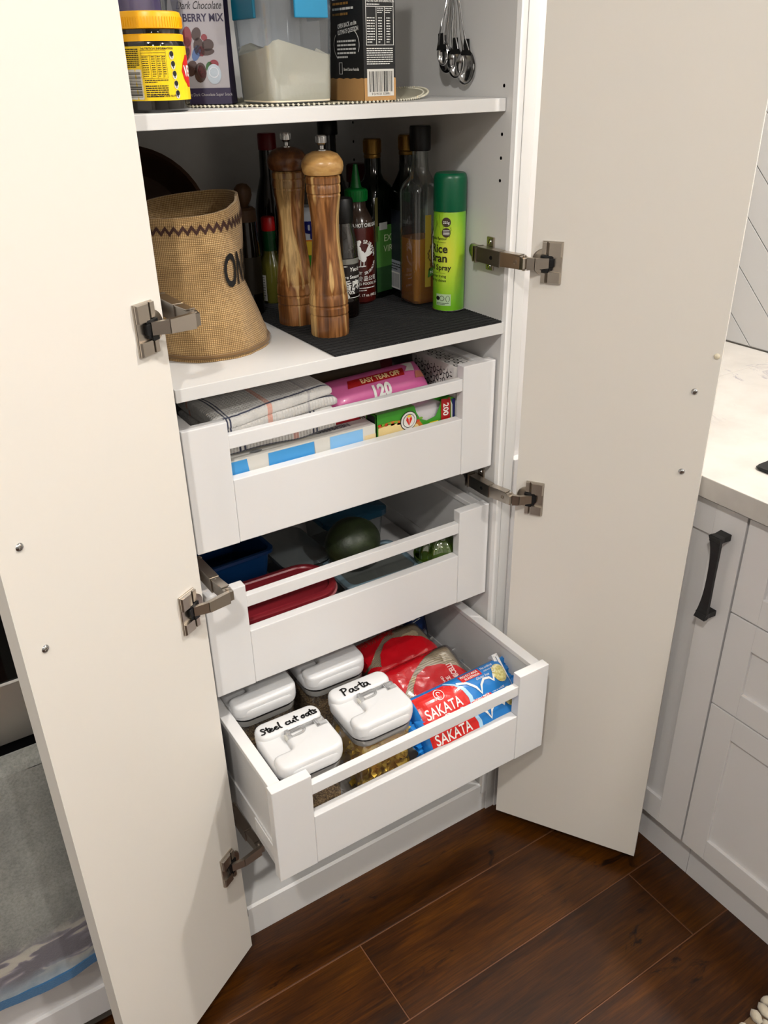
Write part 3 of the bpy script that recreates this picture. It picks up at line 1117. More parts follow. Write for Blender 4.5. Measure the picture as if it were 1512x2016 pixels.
def mill(x, y, label, head_m, rot):
    t = thing('pepper_mill', label, 'pepper mill', (x, y, ZM), rot, 'wooden pepper mills')
    prof = [(.0295, 0), (.0300, .003), (.0300, .030), (.0292, .0315), (.0292, .0330), (.0302, .0345), (.0302, .044), (.0290, .0455), (.0290, .047), (.0303, .049), (.0300, .056), (.0292, .062), (.0284, .064), (.0284, .0655),
            (.0290, .067), (.0275, .080), (.0248, .100), (.0222, .122), (.0205, .145), (.0203, .160), (.0212, .178), (.0232, .196), (.0246, .205), (.0240, .2065), (.0240, .208), (.0250, .2095), (.0252, .218), (.0244, .2195), (.0244, .221), (.0254, .2225), (.0254, .230), (.0235, .2325)]
    obj('body', lathe([(.001, 0)]+prof, 40), M_ACACIA, t, 30)
    head = [(.0235, .2328), (.0270, .2340), (.0295, .2385), (.0305, .2445), (.0298, .2500), (.0276, .2545), (.0266, .2552), (.0258, .2568), (.0225, .2605), (.014, .2640), (.004, .2652), (.001, .2653)]
    obj('head', lathe(head, 40), head_m, t, 40)
    nut = obj('top_nut', lathe([(.0070, .2648), (.0070, .2660), (.0036, .2670), (.0036, .2715), (.0056, .2730), (.0070, .2750), (.0072, .2832), (.0066, .2850), (.001, .2852)], 18), CHROME, t, 25)
    for k in range(12):
        obj('flute', xf(bxs(-.0006, .0006, .0068, .0078, .2755, .2835), RZ(2*PI*k/12)), CHROME, nut)
    return t
mill(.0155, .0955, 'pale-headed turned wooden pepper mill, front one of the pair', M_PALE, .4)
mill(.005, .186, 'darker turned wooden pepper mill behind the pale-headed one', M_DARKW, 2.6)

# ---- glass
G_CLEAR = film('clear_glass', (.93, .95, .94), .3, .03, .02)
G_DARK = mat('dark_green_glass', (.02, .035, .02), .07, spec=.6)
G_LABEL_GREEN = mat('green_label', (.23, .42, .16), .5)
GOLD = mat('gold_cap', (.55, .42, .2), .35, .85)
M_OIL = film('golden_oil', (.92, .60, .06), .3, .05, .42)
M_RED = mat('red_plastic', (.62, .05, .06), .35)
M_DRED = mat('dark_red', (.42, .03, .05), .4)
PAPER = mat('paper_white', (.84, .83, .80), .7)
PAPER_G = mat('paper_grey', (.60, .60, .58), .75)

def sq(levels, n=4):
    return rbox(levels, n)

# oil bottle, square shouldered, half full
OX, OY = .2405, .1725
ob = thing('oil_bottle', 'half-full square clear bottle of golden oil with black cap', 'bottle', (OX, OY, ZM), 0.)
ol = [(.046, .046, .012, .0), (.054, .054, .012, .004), (.056, .056, .012, .012), (.056, .056, .012, .185), (.052, .052, .016, .196), (.040, .040, .0195, .206), (.030, .030, .0149, .216), (.027, .027, .0134, .228), (.0255, .0255, .0127, .258)]
obj('glass_body', sq(ol, 5), G_CLEAR, ob, 40)
obj('oil', sq([(.044, .044, .011, .003), (.0525, .0525, .011, .009), (.0525, .0525, .011, .112)], 5), M_OIL, ob, 40)
obj('cap', lathe([(.0165, .247), (.0172, .249), (.0175, .281), (.0165, .284), (.001, .284)], 30), BLACK_P, ob, 35)
# label on the front-right face, partly behind the spray can
dz = Decal(ob, plane_fn(frame((0, -.0281, 0), (1, 0, 0), (0, 0, 1))))
M_KRAFTG = mat('label_olive', (.60, .52, .16), .6)
dz.rect(M_KRAFTG, -.009, .032, .003, .150)
dz.disc(PAPER, .018, .095, .014, .05, 1)
dz.line(INK, [(.018+.0142*math.cos(a), .095+.0505*math.sin(a)) for a in [PI*.5+PI*k/14 for k in range(15)]], .0012, 2)
dz.text('R', .017, INK, .009, .118, bold=.03)
dz.text('BR', .017, INK, .006, .104, bold=.03)
dz.poly(G_LABEL_GREEN, [(-.004, .048), (.026, .056), (.026, .072), (-.002, .062)], 3)
dz.text('NATURAL', .007, WHITE_INK, .002, .054, layer=4, rot=.2)
for k in range(9):
    dz.disc(mat('wheat_brown', (.35, .27, .1), .7), .000+.006*math.sin(k)*.5, .062+.005*k, .0014, .0034, 3, 8, rot=.5 if k % 2 else -.5)
dz.build()

# two dark olive oil bottles with gold caps
def dark_bottle(x, y, label, lab_col, rot, h=.262):
    t = thing('olive_oil_bottle', label, 'bottle', (x, y, ZM), rot, 'dark olive oil bottles')
    k = h/.262
    q = .055 if h == .262 else .046
    lv = [(q-.005, q-.005, .008, 0), (q, q, .008, .004), (q, q, .008, .178*k), (q-.005, q-.005, .012, .188*k), (.036, .036, .016, .198*k), (.029, .029, .0144, .208*k), (.027, .027, .0134, .240*k)]
    obj('glass_body', sq(lv), G_DARK, t, 40)
    kn = [(.0142, .232*k), (.0146, .2335*k), (.0146, .2365*k), (.0140, .238*k), (.0150, .239*k), (.0150, .260*k), (.0142, .262*k), (.001, .262*k)]
    obj('cap', lathe(kn, 26), GOLD, t, 30)
    obj('cap_knurl', join(*[bxs(-.0005, .0005, .0148, .0156, .241*k, .259*k) for _ in (0,)], *[xf(bxs(-.0004, .0004, .0148, .0155, .241*k, .259*k), RZ(2*PI*i/30)) for i in range(30)]), GOLD, t)
    return t
t = dark_bottle(.206, .265, 'dark green oil bottle with gold cap and green label', None, .25)
dz = Decal(t, plane_fn(frame((0, -.0277, 0), (1, 0, 0), (0, 0, 1))))
dz.rect(mat('olive_strip', (.30, .28, .12), .6), -.026, .10, -.019, .172)
dz.rect(G_LABEL_GREEN, -.024, .055, .026, .125)
dz.rect(mat('green_label_dark', (.10, .24, .10), .5), -.024, .012, .026, .055)
dz.rect(PAPER_G, -.016, .118, .004, .130, 2)
dz.text('EXTRA', .016, mat('label_cream', (.7, .75, .6), .6), -.004, .098, layer=2)
dz.text('VIRGIN', .016, MATS['label_cream'], -.006, .080, layer=2)
dz.build()
t = dark_bottle(.2500, .224, 'dark oil bottle with gold cap, beside the clear oil bottle', None, -.05, .268)
dz = Decal(t, plane_fn(frame((-.0232, 0, 0), (0, -1, 0), (0, 0, 1))))
dz.rect(mat('label_grey', (.55, .56, .60), .6), -.020, .015, .021, .065)
dz.rect(mat('label_navy', (.10, .12, .16), .5), -.020, .065, .021, .15)
dz.barcode(PAPER, mat('barcode_navy', (.12, .16, .28), .6), -.018, .016, .012, .045, seed=4, layer=2)
dz.textlines(INK, -.018, .060, .034, 3, .0045, .0018, 3)
dz.build()

# rice bran spray can
CX, CY = .2520, .104
cn = thing('cooking_spray_can', 'lime green cooking oil spray can with dark green cap', 'spray can', (CX, CY, ZM), 0)
def lime():
    m = mat('lime_print', (.45, .68, .12), .28, coat=.3)
    nt, b = nodes(m)
    v = texco(nt)
    sep = nt.nodes.new('ShaderNodeSeparateXYZ')
    nt.links.new(v, sep.inputs[0])
    # printed radial glow of yellow in the middle of the artwork
    dx = mathn(nt, 'ADD', sep.outputs['X'], .018)
    dy = mathn(nt, 'ADD', sep.outputs['Y'], .020)
    dz_ = mathn(nt, 'MULTIPLY', mathn(nt, 'SUBTRACT', sep.outputs['Z'], .098), .42)
    d = mathn(nt, 'SQRT', mathn(nt, 'ADD', mathn(nt, 'ADD', mathn(nt, 'MULTIPLY', dx, dx), mathn(nt, 'MULTIPLY', dy, dy)), mathn(nt, 'MULTIPLY', dz_, dz_)))
    nt.links.new(ramp(nt, d, [(.004, 'c9cf3a'), (.018, 'a9c92f'), (.035, '6fae22'), (.05, '5fa31e')]), b.inputs['Base Color'])
    return m
R = .0265
obj('can_body', lathe([(.024, 0), (R, .0025), (R, .158), (R-.0012, .162)], 48), lime(), cn, 40)
obj('base_rim', lathe([(R-.001, .0), (R+.0006, .0012), (R+.0006, .003), (R-.0005, .004)], 40), CHROME, cn, True)
M_DGREEN = mat('dark_green_plastic', (.0, .32, .20), .32)
obj('cap', lathe([(R+.0004, .1615), (R+.0006, .163), (R+.0002, .211), (R-.0015, .2165), (R-.004, .2185), (.001, .2190)], 48), M_DGREEN, cn, 35)
dz = Decal(cn, cyl_fn(R, facing(CX, CY), 0), .004)
M_TXTB = mat('dark_brown_ink', (.13, .10, .06), .5)
M_BADGE = mat('brown_badge', (.24, .18, .13), .5)
x0 = -.0335
dz.text('Rice', .0185, M_TXTB, x0, .0985, bold=.022, xs=1.0)
dz.text('Bran', .0185, M_TXTB, x0-.003, .0835, bold=.022)
dz.text('Oil Spray', .0120, M_TXTB, x0-.008, .0705, bold=.02)
dz.text('subtle flavour', .0062, M_TXTB, x0-.004, .1185, bold=.01)
dz.text('great for frying', .0058, M_TXTB, x0-.006, .0585, bold=.01)
dz.text('and stir fry dishes', .0058, M_TXTB, x0-.012, .0515, bold=.01)
for k in range(12):
    dz.disc(M_TXTB, -.026+k*.0018, .1145, .0005, layer=2, n=6)
    dz.disc(M_TXTB, -.026+k*.0018, .0655, .0005, layer=2, n=6)
for yy, tx in ((.146, '225g'), (.130, None)):
    dz.disc(M_BADGE, -.0055, yy, .0075, layer=1, n=24)
    if tx:
        dz.text(tx, .0055, WHITE_INK, -.0055, yy-.002, 'C', layer=2, bold=.01)
    else:
        for q in range(4):
            dz.rect(WHITE_INK, -.0105, yy+.0032-q*.0022, .0, yy+.0040-q*.0022, 2, 'fine_print')
dz.rect(mat('recycling_panel', (.68, .78, .62), .5), -.022, .012, .004, .031)
dz.disc(INK, -.0185, .024, .0035, layer=2)
dz.line(INK, [(-.011+.004*math.cos(a), .024+.004*math.sin(a)) for a in [2*PI*k/14 for k in range(14)]], .0008, 2, closed=True)
dz.line(INK, [(-.001+.0032*math.cos(a), .0235+.005*math.sin(a)) for a in [2*PI*k/14 for k in range(14)]], .0006, 2, closed=True)
dz.textlines(INK, -.021, .0165, .022, 2, .0022, .0008, 2)
# seed-head sprigs printed near the top
M_SPRIG = mat('olive_sprig', (.40, .50, .08), .5)
rs = random.Random(3)
for k in range(9):
    u, v_ = -.02+rs.uniform(-.006, .028), .150+rs.uniform(-.03, .008)
    a = rs.uniform(.6, 2.4)
    dz.line(M_SPRIG, [(u, v_), (u+.008*math.cos(a), v_-.008*abs(math.sin(a))), (u+.012*math.cos(a), v_-.016*abs(math.sin(a)))], .0006, 1)
dz.build()

# sriracha bottle
SX, SY = .160, .246
sr = thing('chili_sauce_bottle', 'red chili sauce squeeze bottle with green nozzle cap and white rooster', 'bottle', (SX, SY, ZM), 0)
M_SRI = mat('chili_red', (.26, .045, .03), .28, coat=.3)
Rs = .0300
obj('sauce_body', lathe([(.026, 0), (Rs, .004), (Rs, .122), (.0285, .130)], 40), M_SRI, sr, 40)
obj('clear_shoulder', lathe([(.0290, .128), (.0265, .140), (.021, .150), (.0165, .158), (.0155, .172)], 36), mat('cloudy_plastic', (.22, .17, .14), .15), sr, 40)
M_GCAP = mat('bright_green_cap', (.02, .42, .16), .35)
obj('cap', lathe([(.0185, .169), (.0192, .171), (.0190, .186), (.0175, .188), (.010, .190), (.0085, .196), (.0055, .213), (.0035, .226), (.001, .227)], 30), M_GCAP, sr, 35)
obj('cap_ridge', join(*[xf(bxs(-.0005, .0005, .0188, .0197, .172, .185), RZ(2*PI*i/26)) for i in range(26)]), M_GCAP, sr)
dz = Decal(sr, cyl_fn(Rs, facing(SX, SY)+.28, 0), .005)
dz.text('SRIRACHA HOT CHILI SAUCE', .0085, WHITE_INK, -.001, .130, 'C', bold=.02, xs=.72)
# rooster silhouette from strokes and ovals
def rooster(dz, m, x, y, s):
    def e(px, py, a, b, r=0.):
        dz.disc(m, x+px*s, y+py*s, a*s, b*s, 2, 14, 'rooster_print', r)
    e(.0, .30, .20, .30, .5); e(-.12, .62, .11, .16, .3); e(-.15, .86, .10, .09); e(-.13, .99, .05, .06); e(-.05, .97, .05, .07); e(-.22, .74, .04, .07)
    e(.30, .42, .10, .34, -.9); e(.38, .60, .09, .30, -.5); e(.42, .36, .08, .26, -1.2); e(.10, .16, .16, .18)
    dz.line(m, [(x-.26*s, y+.86*s), (x-.36*s, y+.82*s)], .05*s, 2, 'rooster_print')
    for q in (-.05, .12):
        dz.line(m, [(x+q*s, y+.05*s), (x+(q-.02)*s, y-.22*s)], .05*s, 2, 'rooster_print')
        dz.line(m, [(x+(q-.14)*s, y-.24*s), (x+(q+.1)*s, y-.22*s)], .05*s, 2, 'rooster_print')
    dz.text('\u9d5c', .01, m, x, y, 'C') if False else None
rooster(dz, WHITE_INK, -.002, .073, .034)
def arctext(dz, s, cx, cy, r, a0, a1, size, m, flip=False, bold=.02):
    for i, ch in enumerate(s):
        if ch == ' ':
            continue
        a = a0+(a1-a0)*i/max(1, len(s)-1)
        rot = a-PI/2 if not flip else a+PI/2
        dz.text(ch, size, m, cx+r*math.cos(a), cy+r*math.sin(a), 'C', bold=bold, rot=rot)
arctext(dz, 'TUONG OT SRIRACHA', 0, .082, .0215, PI*1.02, .02*PI, .0085, WHITE_INK)
arctext(dz, 'TUONG OT SRIRACHA', 0, .080, .0290, PI*1.12, PI*1.88, .007, WHITE_INK, True)
dz.text('\u532f\u8c50\u98df\u54c1\u516c\u53f8', .0092, WHITE_INK, 0, .041, 'C', bold=.01)
dz.text('HUY FONG FOODS, INC.', .0062, WHITE_INK, .0, .0335, 'C', bold=.015)
dz.textlines(WHITE_INK, -.024, .029, .048, 2, .0042, .0016, 8)
dz.text('NET WT. 17 oz. (482 g)', .0062, WHITE_INK, .0, .0135, 'C', bold=.015)
dz.build()

# small sesame oil bottle in front
QX, QY = .0885, .172
se = thing('sesame_oil_bottle', 'small black-capped bottle of dark sesame oil beside the pale pepper mill', 'bottle', (QX, QY, ZM), 0)
Rq = .0240
obj('oil_body', lathe([(.021, 0), (Rq, .004), (Rq, .030), (Rq-.0006, .034), (Rq, .038), (Rq, .098)], 36), mat('dark_sesame', (.055, .028, .018), .12, coat=.3), se, 40)
obj('glass_neck', lathe([(Rq, .098), (Rq-.001, .118), (.0205, .130), (.0165, .146), (.0155, .160)], 32), film('smoky_glass', (.70, .70, .68), .4, .05, .03), se, 40)
obj('cap', lathe([(.0175, .150), (.0180, .152), (.0180, .184), (.0165, .187), (.001, .187)], 28), BLACK_P, se, 35)
dz = Decal(se, cyl_fn(Rq, facing(QX, QY)+.15, 0), .004)
M_SESL = mat('sesame_label', (.10, .075, .075), .5)
dz.rect(M_SESL, -.045, .040, .045, .088)
dz.rect(mat('label_silver', (.5, .5, .47), .4), -.045, .088, .045, .0965)
dz.text("Yeo's", .009, WHITE_INK, .006, .077, bold=.02, shear=.2)
dz.textlines(WHITE_INK, -.012, .086, .014, 2, .0032, .0018, 4)
dz.text('Pure Sesame', .0074, WHITE_INK, -.010, .0655, bold=.02)
dz.text('\u9999\u9ebb\u6cb9', .0170, WHITE_INK, -.0085, .0485, bold=.02)
dz.text('100%', .0085, WHITE_INK, -.003, .0405, bold=.02)
dz.line(WHITE_INK, [(-.04+k*.005, .0345) for k in range(17)], .0009, 2)
dz.disc(WHITE_INK, .001, .0365, .0035, layer=2)
dz.build()

# small hot pepper sauce bottle
hs = thing('pepper_sauce_bottle', 'small pepper sauce bottle with red cap and green neck wrap', 'bottle', (.0345, .335, ZM), 0)
obj('glass_body', lathe([(.020, 0), (.0225, .003), (.0225, .055), (.0195, .070), (.0135, .082), (.0115, .092)], 30), mat('green_sauce', (.30, .29, .10), .15, coat=.4), hs, 40)
obj('neck_wrap', lathe([(.0122, .088), (.0120, .092), (.0115, .122)], 26), mat('green_foil', (.03, .22, .10), .3), hs, 40)
obj('cap', lathe([(.0118, .122), (.0120, .124), (.0118, .142), (.0105, .1445), (.001, .1445)], 24), M_RED, hs, 35)
dz = Decal(hs, cyl_fn(.0225, facing(.0345, .335), 0), .004)
dz.rect(PAPER, -.024, .005, -.011, .050)
dz.textlines(GREY_INK, -.023, .047, .010, 9, .0045, .0016, 3)
dz.build()
# tall red-capped bottle
rbt = thing('vinegar_bottle', 'tall clear bottle with dark red cap behind the darker pepper mill', 'bottle', (.082, .415, ZM), 0)
obj('glass_body', lathe([(.028, 0), (.0305, .004), (.0305, .14), (.0255, .168), (.0165, .20), (.0148, .25)], 32), mat('grey_brown_glass', (.10, .095, .085), .1, coat=.3), rbt, 40)
obj('cap', lathe([(.0160, .243), (.0163, .245), (.0160, .268), (.0150, .270), (.001, .270)], 24), M_DRED, rbt, 35)
rb2 = thing('hot_sauce_bottle', 'red-topped sauce bottle in the shadow left of the pepper sauce', 'bottle', (.012, .392, ZM), 0)
obj('glass_body', lathe([(.021, 0), (.023, .003), (.023, .075), (.017, .095), (.0125, .108)], 28), mat('brown_glass', (.07, .05, .035), .12), rb2, 40)
obj('cap', lathe([(.0130, .106), (.0133, .108), (.0130, .134), (.012, .136), (.001, .136)], 24), M_DRED, rb2, 35)
# tall bottle with black cap far back
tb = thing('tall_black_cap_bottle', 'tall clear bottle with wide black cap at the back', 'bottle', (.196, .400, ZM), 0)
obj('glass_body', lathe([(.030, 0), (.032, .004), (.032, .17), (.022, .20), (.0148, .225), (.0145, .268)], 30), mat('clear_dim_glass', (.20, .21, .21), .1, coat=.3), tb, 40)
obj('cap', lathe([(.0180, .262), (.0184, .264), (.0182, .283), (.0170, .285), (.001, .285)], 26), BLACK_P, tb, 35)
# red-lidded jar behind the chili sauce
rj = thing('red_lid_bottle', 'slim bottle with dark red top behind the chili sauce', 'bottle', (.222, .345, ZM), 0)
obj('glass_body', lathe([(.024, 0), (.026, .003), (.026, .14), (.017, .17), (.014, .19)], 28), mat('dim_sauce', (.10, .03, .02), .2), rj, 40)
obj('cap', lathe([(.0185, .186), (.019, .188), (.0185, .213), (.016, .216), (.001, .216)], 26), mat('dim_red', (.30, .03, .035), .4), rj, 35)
# packet between the mills
pk = thing('spice_packet', 'upright packet with blue lettering and green base seen between the mills', 'packet', (.105, .315, ZM), -.45)
obj('carton', bxs(-.032, .032, -.018, .018, 0, .158, .001), mat('packet_white', (.70, .72, .75), .5), pk)
dz = Decal(pk, plane_fn(frame((0, -.0181, 0), (1, 0, 0), (0, 0, 1))))
dz.text('q', .040, mat('royal_blue', (.06, .10, .42), .4), -.013, .116, bold=.03)
dz.text('qu', .040, MATS['royal_blue'], -.031, .116, bold=.03)
dz.rect(mat('packet_orange', (.80, .45, .12), .5), -.032, .078, .032, .104)
dz.disc(mat('packet_yellow', (.86, .72, .2), .5), -.004, .090, .016, .012, 2)
dz.rect(mat('packet_green', (.20, .55, .12), .5), -.032, .048, .032, .078)
dz.rect(mat('packet_black', (.03, .03, .03), .5), -.032, .0, .032, .045)
dz.build()
# grinder jar with a pale wooden knob behind the basket
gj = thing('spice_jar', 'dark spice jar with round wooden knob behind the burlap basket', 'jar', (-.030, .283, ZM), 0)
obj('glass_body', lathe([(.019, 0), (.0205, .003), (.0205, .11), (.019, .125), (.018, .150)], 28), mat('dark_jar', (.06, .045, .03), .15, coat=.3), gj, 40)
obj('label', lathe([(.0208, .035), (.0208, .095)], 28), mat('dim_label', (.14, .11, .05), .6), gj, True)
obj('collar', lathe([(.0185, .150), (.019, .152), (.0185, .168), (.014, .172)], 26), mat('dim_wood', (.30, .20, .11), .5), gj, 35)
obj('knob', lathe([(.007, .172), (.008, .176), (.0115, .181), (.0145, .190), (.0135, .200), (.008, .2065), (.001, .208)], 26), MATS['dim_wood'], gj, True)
# dark things in the shadow at the back left
bd = thing('dark_serving_bowl', 'dark brown curved bowl edge in the shadow behind the basket', 'bowl', (-.15, .40, ZS), 0)
M_DKB = mat('dark_brown_wood', (.30, .20, .13), .6)
mm = frame((-.02, .03, .135), (.90, -.30, -.10), (.25, .1, 1))
obj('shell', xf(lathe([(.05, -.06), (.10, -.045), (.125, -.01), (.130, .02), (.124, .026), (.118, .018), (.112, -.01), (.09, -.035), (.001, -.048)], 48), mm), M_DKB, bd, 40)
nv = thing('navy_packet', 'dark navy packet standing in the shadow behind the basket', 'packet', (-.222, .30, ZS), .3)
(vfp, HP) = pillow(.045, .095, .02, 4, 16, 20, .1, 3.)
obj('pouch', xf(vfp, T(0, 0, .098) @ RX(PI/2)), mat('navy_film', (.05, .07, .14), .3), nv, True)

# ------------------------------------------------------------------ things on the upper shelf (z = ZT)
YEL = mat('jar_yellow', (.95, .80, .04), .4, coat=.2)
YEL2 = mat('lid_yellow', (.96, .70, .03), .35)
dl_ = thing('beaded_placemat', 'cream beaded round placemat lying on the upper shelf', 'placemat', (.03, .20, ZT), 0)
M_CREAM = rib_mat('cream_beads', (.66, .64, .55), (.84, .82, .73), 130, 'X')
M_BEAD = mat('cream_bead_edge', (.84, .82, .74), .7)
def dol(a, k):
    x, y_ = .215*k*math.cos(a), .165*k*math.sin(a)
    return V((x, y_, .0015+max(0., x-.10)**2*.9))
rings = [[dol(2*PI*i/64, k) for i in range(64)] for k in (.02, .3, .55, .75, .88, 1.)]
top = loft(rings, cap=False)
obj('mat', top, M_CREAM, dl_, True)
bd_ = obj('beaded_edge', join(*[xf(lathe([(.0002, -.0018), (.0022, 0), (.0002, .0018)], 6), Matrix.Translation(dol(2*PI*i/190, 1.))) for i in range(190)]+[xf(lathe([(.0002, -.0015), (.002, 0), (.0002, .0018)], 6), Matrix.Translation(dol(2*PI*i/180, .965))) for i in range(180)]), M_BEAD, dl_, 'all')
bd_['kind'] = 'stuff'
ZD = ZT+.0024

JX, JY = -.2265, .0605
jr = thing('yeast_spread_jar', 'dark spread jar with yellow ribbed lid and yellow label', 'jar', (JX, JY, ZT+.0005), 0)
obj('glass_body', lathe([(.034, 0), (.0385, .003), (.0388, .070), (.0375, .075), (.0355, .078), (.0355, .086)], 44), mat('dark_spread', (.045, .030, .022), .08, coat=.6), jr, 40)
obj('seal_ring', lathe([(.0358, .0735), (.0380, .074), (.0380, .0805), (.0365, .0815)], 44), YEL2, jr, 35)
obj('lid', lathe([(.0362, .0865), (.0380, .0872), (.0380, .0985), (.0366, .1035), (.034, .1045), (.001, .1045)], 48), YEL2, jr, 35)
obj('lid_rib', join(*[xf(bxs(-.00045, .00045, .0377, .0386, .0885, .0985), RZ(2*PI*i/70)) for i in range(70)]), YEL2, jr)
dz = Decal(jr, cyl_fn(.0389, facing(JX, JY)+.17, 0), .006)
dz.rect(YEL, -.12, .0125, .12, .069)
dz.text('NUTRITION INFORMATION', .0030, INK, -.019, .0655, bold=.02)
dz.line(INK, [(-.020, .036), (.008, .036), (.008, .0647), (-.020, .0647)], .0004, 3, closed=True)
for x_ in (-.0105, -.0035, .003):
    dz.line(INK, [(x_, .036), (x_, .0595)], .0003, 3)
for y_ in (.0595, .0622):
    dz.line(INK, [(-.020, y_), (.008, y_)], .0003, 3)
for c in range(4):
    dz.textlines(INK, (-.0195, -.009, -.0025, .0035)[c], .0585, (.007, .004, .004, .0035)[c], 10, .0022, .0008, 5+c)
dz.textlines(INK, -.019, .0345, .027, 2, .0020, .0009, 21)
dz.textlines(INK, -.019, .0285, .026, 6, .0022, .0010, 22)
dz.text('ALLERGEN: CONTAINS GLUTEN', .0026, INK, -.019, .0165, bold=.03)
dz.textlines(INK, -.042, .0665, .019, 10, .0020, .0010, 23)
dz.barcode(PAPER, INK, -.043, .014, -.022, .0455, True, 7)
for k in range(5):
    yy = .0595-k*.0102
    dz.disc(PAPER, .0155+.0007*k, yy, .0030, .0046, 2, 16)
    dz.disc(INK, .0155+.0007*k, yy+.0014, .0026, .0030, 3, 14)
    dz.rect(INK, .0150+.0007*k, yy-.0032, .0160+.0007*k, yy-.0018, 3, 'fine_print')
dz.poly(mat('logo_red', (.80, .08, .07), .4), [(.0290, .043), (.033, .052), (.041, .060), (.064, .060), (.064, .026), (.041, .026), (.033, .034)], 2)
dz.text('VEGEMITE', .016, WHITE_INK, .0325, .0375, bold=.03, layer=3, xs=.8)
dz.build()

# clear canister with a purple packet, behind the jar
pc = thing('clear_canister', 'clear plastic canister holding a purple packet, behind the spread jar', 'canister', (-.203, .175, ZT+.0005), .35)
obj('wall', rbox([(.086, .086, .012, 0), (.092, .092, .014, .19)]), film('clear_plastic', (.93, .93, .93), .25, .06, .06), pc, 40)
(vfp, HP) = pillow(.030, .085, .022, 4, 14, 18, .12, 4.)
obj('purple_packet', xf(vfp, T(.006, 0, .098) @ RX(PI/2)), mat('purple_film', (.27, .13, .48), .25, coat=.3), pc, True)
obj('canister_lid', rbox([(.095, .095, .014, .19), (.096, .096, .014, .206), (.09, .09, .014, .21)]), W_DRAWER, pc, 40)

# berry mix pouch
PURP = mat('deep_purple', (.125, .06, .23), .5)
bg = thing('berry_mix_pouch', 'purple stand-up pouch of chocolate berry mix with a pale front panel', 'pouch', (-.118, .176, ZT+.0028), 0)
Mb = frame((0, 0, 0), (.885, -.465, 0), (0, 0, 1))   # local x right, y up, z towards viewer
HW, BHt = .043, .215
def bdepth(z):
    return .034-.027*z/BHt
rings = []
for k in range(9):
    z = BHt*k/8
    d = bdepth(z)
    hw = HW-.002*math.sin(PI*k/8)
    rings.append([Mb @ V((x, z, y_)) for x, y_ in ((-hw, 0), (-hw*.86, -d), (hw*.86, -d), (hw, 0), (hw*.87, d), (-hw*.87, d))])
obj('pouch', loft(rings), PURP, bg)
dz = Decal(bg, lambda x, y, o: Mb @ V((x, y, bdepth(y)+o)))
M_SILV = mat('pouch_silver_shaded', (.64, .62, .64), .45)  # silver darkened, the shade on the panel is put into its colour
dz.poly(M_SILV, [(-.0365, .0195), (.0365, .0195), (.0365, .19), (-.002, .19), (-.020, .150), (-.034, .128), (-.0365, .11)])
dz.text('Dark Chocolate', .0128, INK, -.0245, .1115, shear=.35, xs=.70)
dz.text('& BERRY MIX', .0125, PURP, -.0275, .0975, bold=.025, xs=.86)
dz.text('Nuts & Cranberries', .0075, INK, -.004, .1265, shear=.2, xs=.7)
dz.text('Antioxidant Dark Chocolate Super Snack', .0052, M_SILV, .002, .0100, 'C', xs=.85)
rs = random.Random(9)
CHOC, BERR, PINKB, BLUB, LEAF = mat('choc_print', (.22, .11, .09), .4), mat('berry_print', (.50, .07, .14), .4), mat('pink_print', (.58, .28, .30), .4), mat('blue_print', (.26, .38, .58), .4), mat('leaf_print', (.16, .36, .16), .5)
for x_, y_, r_, e_, m_ in ((-.014, .080, .006, .012, BERR), (-.016, .066, .006, .014, PINKB), (-.002, .083, .006, .008, CHOC), (.008, .079, .004, .004, BERR), (-.019, .058, .005, .011, CHOC), (.0, .068, .007, .011, CHOC), (.012, .070, .008, .007, CHOC), (-.004, .061, .005, .010, BLUB), (.003, .063, .004, .006, BERR), (.010, .062, .010, .004, CHOC),
                           (-.012, .043, .007, .010, CHOC), (-.001, .038, .008, .012, CHOC), (.001, .039, .005, .008, BERR), (.018, .048, .006, .005, BERR), (-.022, .038, .003, .005, BERR), (.011, .045, .004, .006, LEAF), (-.027, .060, .004, .010, LEAF), (-.022, .044, .004, .006, CHOC)):
    dz.disc(m_, x_, y_, r_, e_, 2, 16, 'berry_picture', rs.uniform(-.5, .5))
dz.disc(mat('silver_seal', (.62, .66, .70), .3, .4), .017, .036, .0095, .012, 3, 20)
dz.line(mat('seal_line', (.85, .87, .9), .4), [(.017+.006*math.cos(a), .038+.006*math.sin(a)) for a in [2*PI*k/16 for k in range(16)]], .001, 4, closed=True)
dz.build()

# flour tub
tbx = thing('flour_tub', 'clear clip-lid tub half filled with flour and with blue clips', 'container', (-.0275, .110, ZD), 0)
WL = [(.088, .098, .014, 0), (.094, .104, .015, .006), (.102, .112, .016, .125)]
obj('wall', rbox(WL, 6), film('tub_plastic', (.88, .90, .92), .25, .10, .09), tbx, 40)
def flour():
    m = mat('flour', (.96, .92, .82), .95, bump=.4, bscale=90)
    return m
rings = []
pts = rr(.0915, .1015, .014, 6)
rings.append([V((x, y_, .002)) for x, y_ in pts])
rings.append([V((x*1.02, y_*1.02, .02)) for x, y_ in pts])
def ftop(x, y_):
    return .060+.016*noise.noise(V((x*38, y_*30, 2.)))+.006*noise.noise(V((x*120, y_*120, 1.)))+.006*math.cos(x*40+.6)
for k in (1.04, .8, .5, .2):
    rings.append([V((x*k, y_*k, ftop(x*k, y_*k))) for x, y_ in pts])
fo = obj('flour', loft(rings), flour(), tbx, 40)
fo['kind'] = 'stuff'
obj('lid', rbox([(.106, .116, .016, .125), (.110, .120, .017, .128), (.110, .120, .017, .140), (.10, .11, .016, .144)], 6), film('lid_plastic', (.72, .84, .90), .2, .2, .45), tbx, 40)
M_CLIP = mat('blue_clip', (.16, .55, .72), .3)
obj('clip', bxs(-.012, .036, -.0625, -.0585, .098, .142, .0015), M_CLIP, tbx)
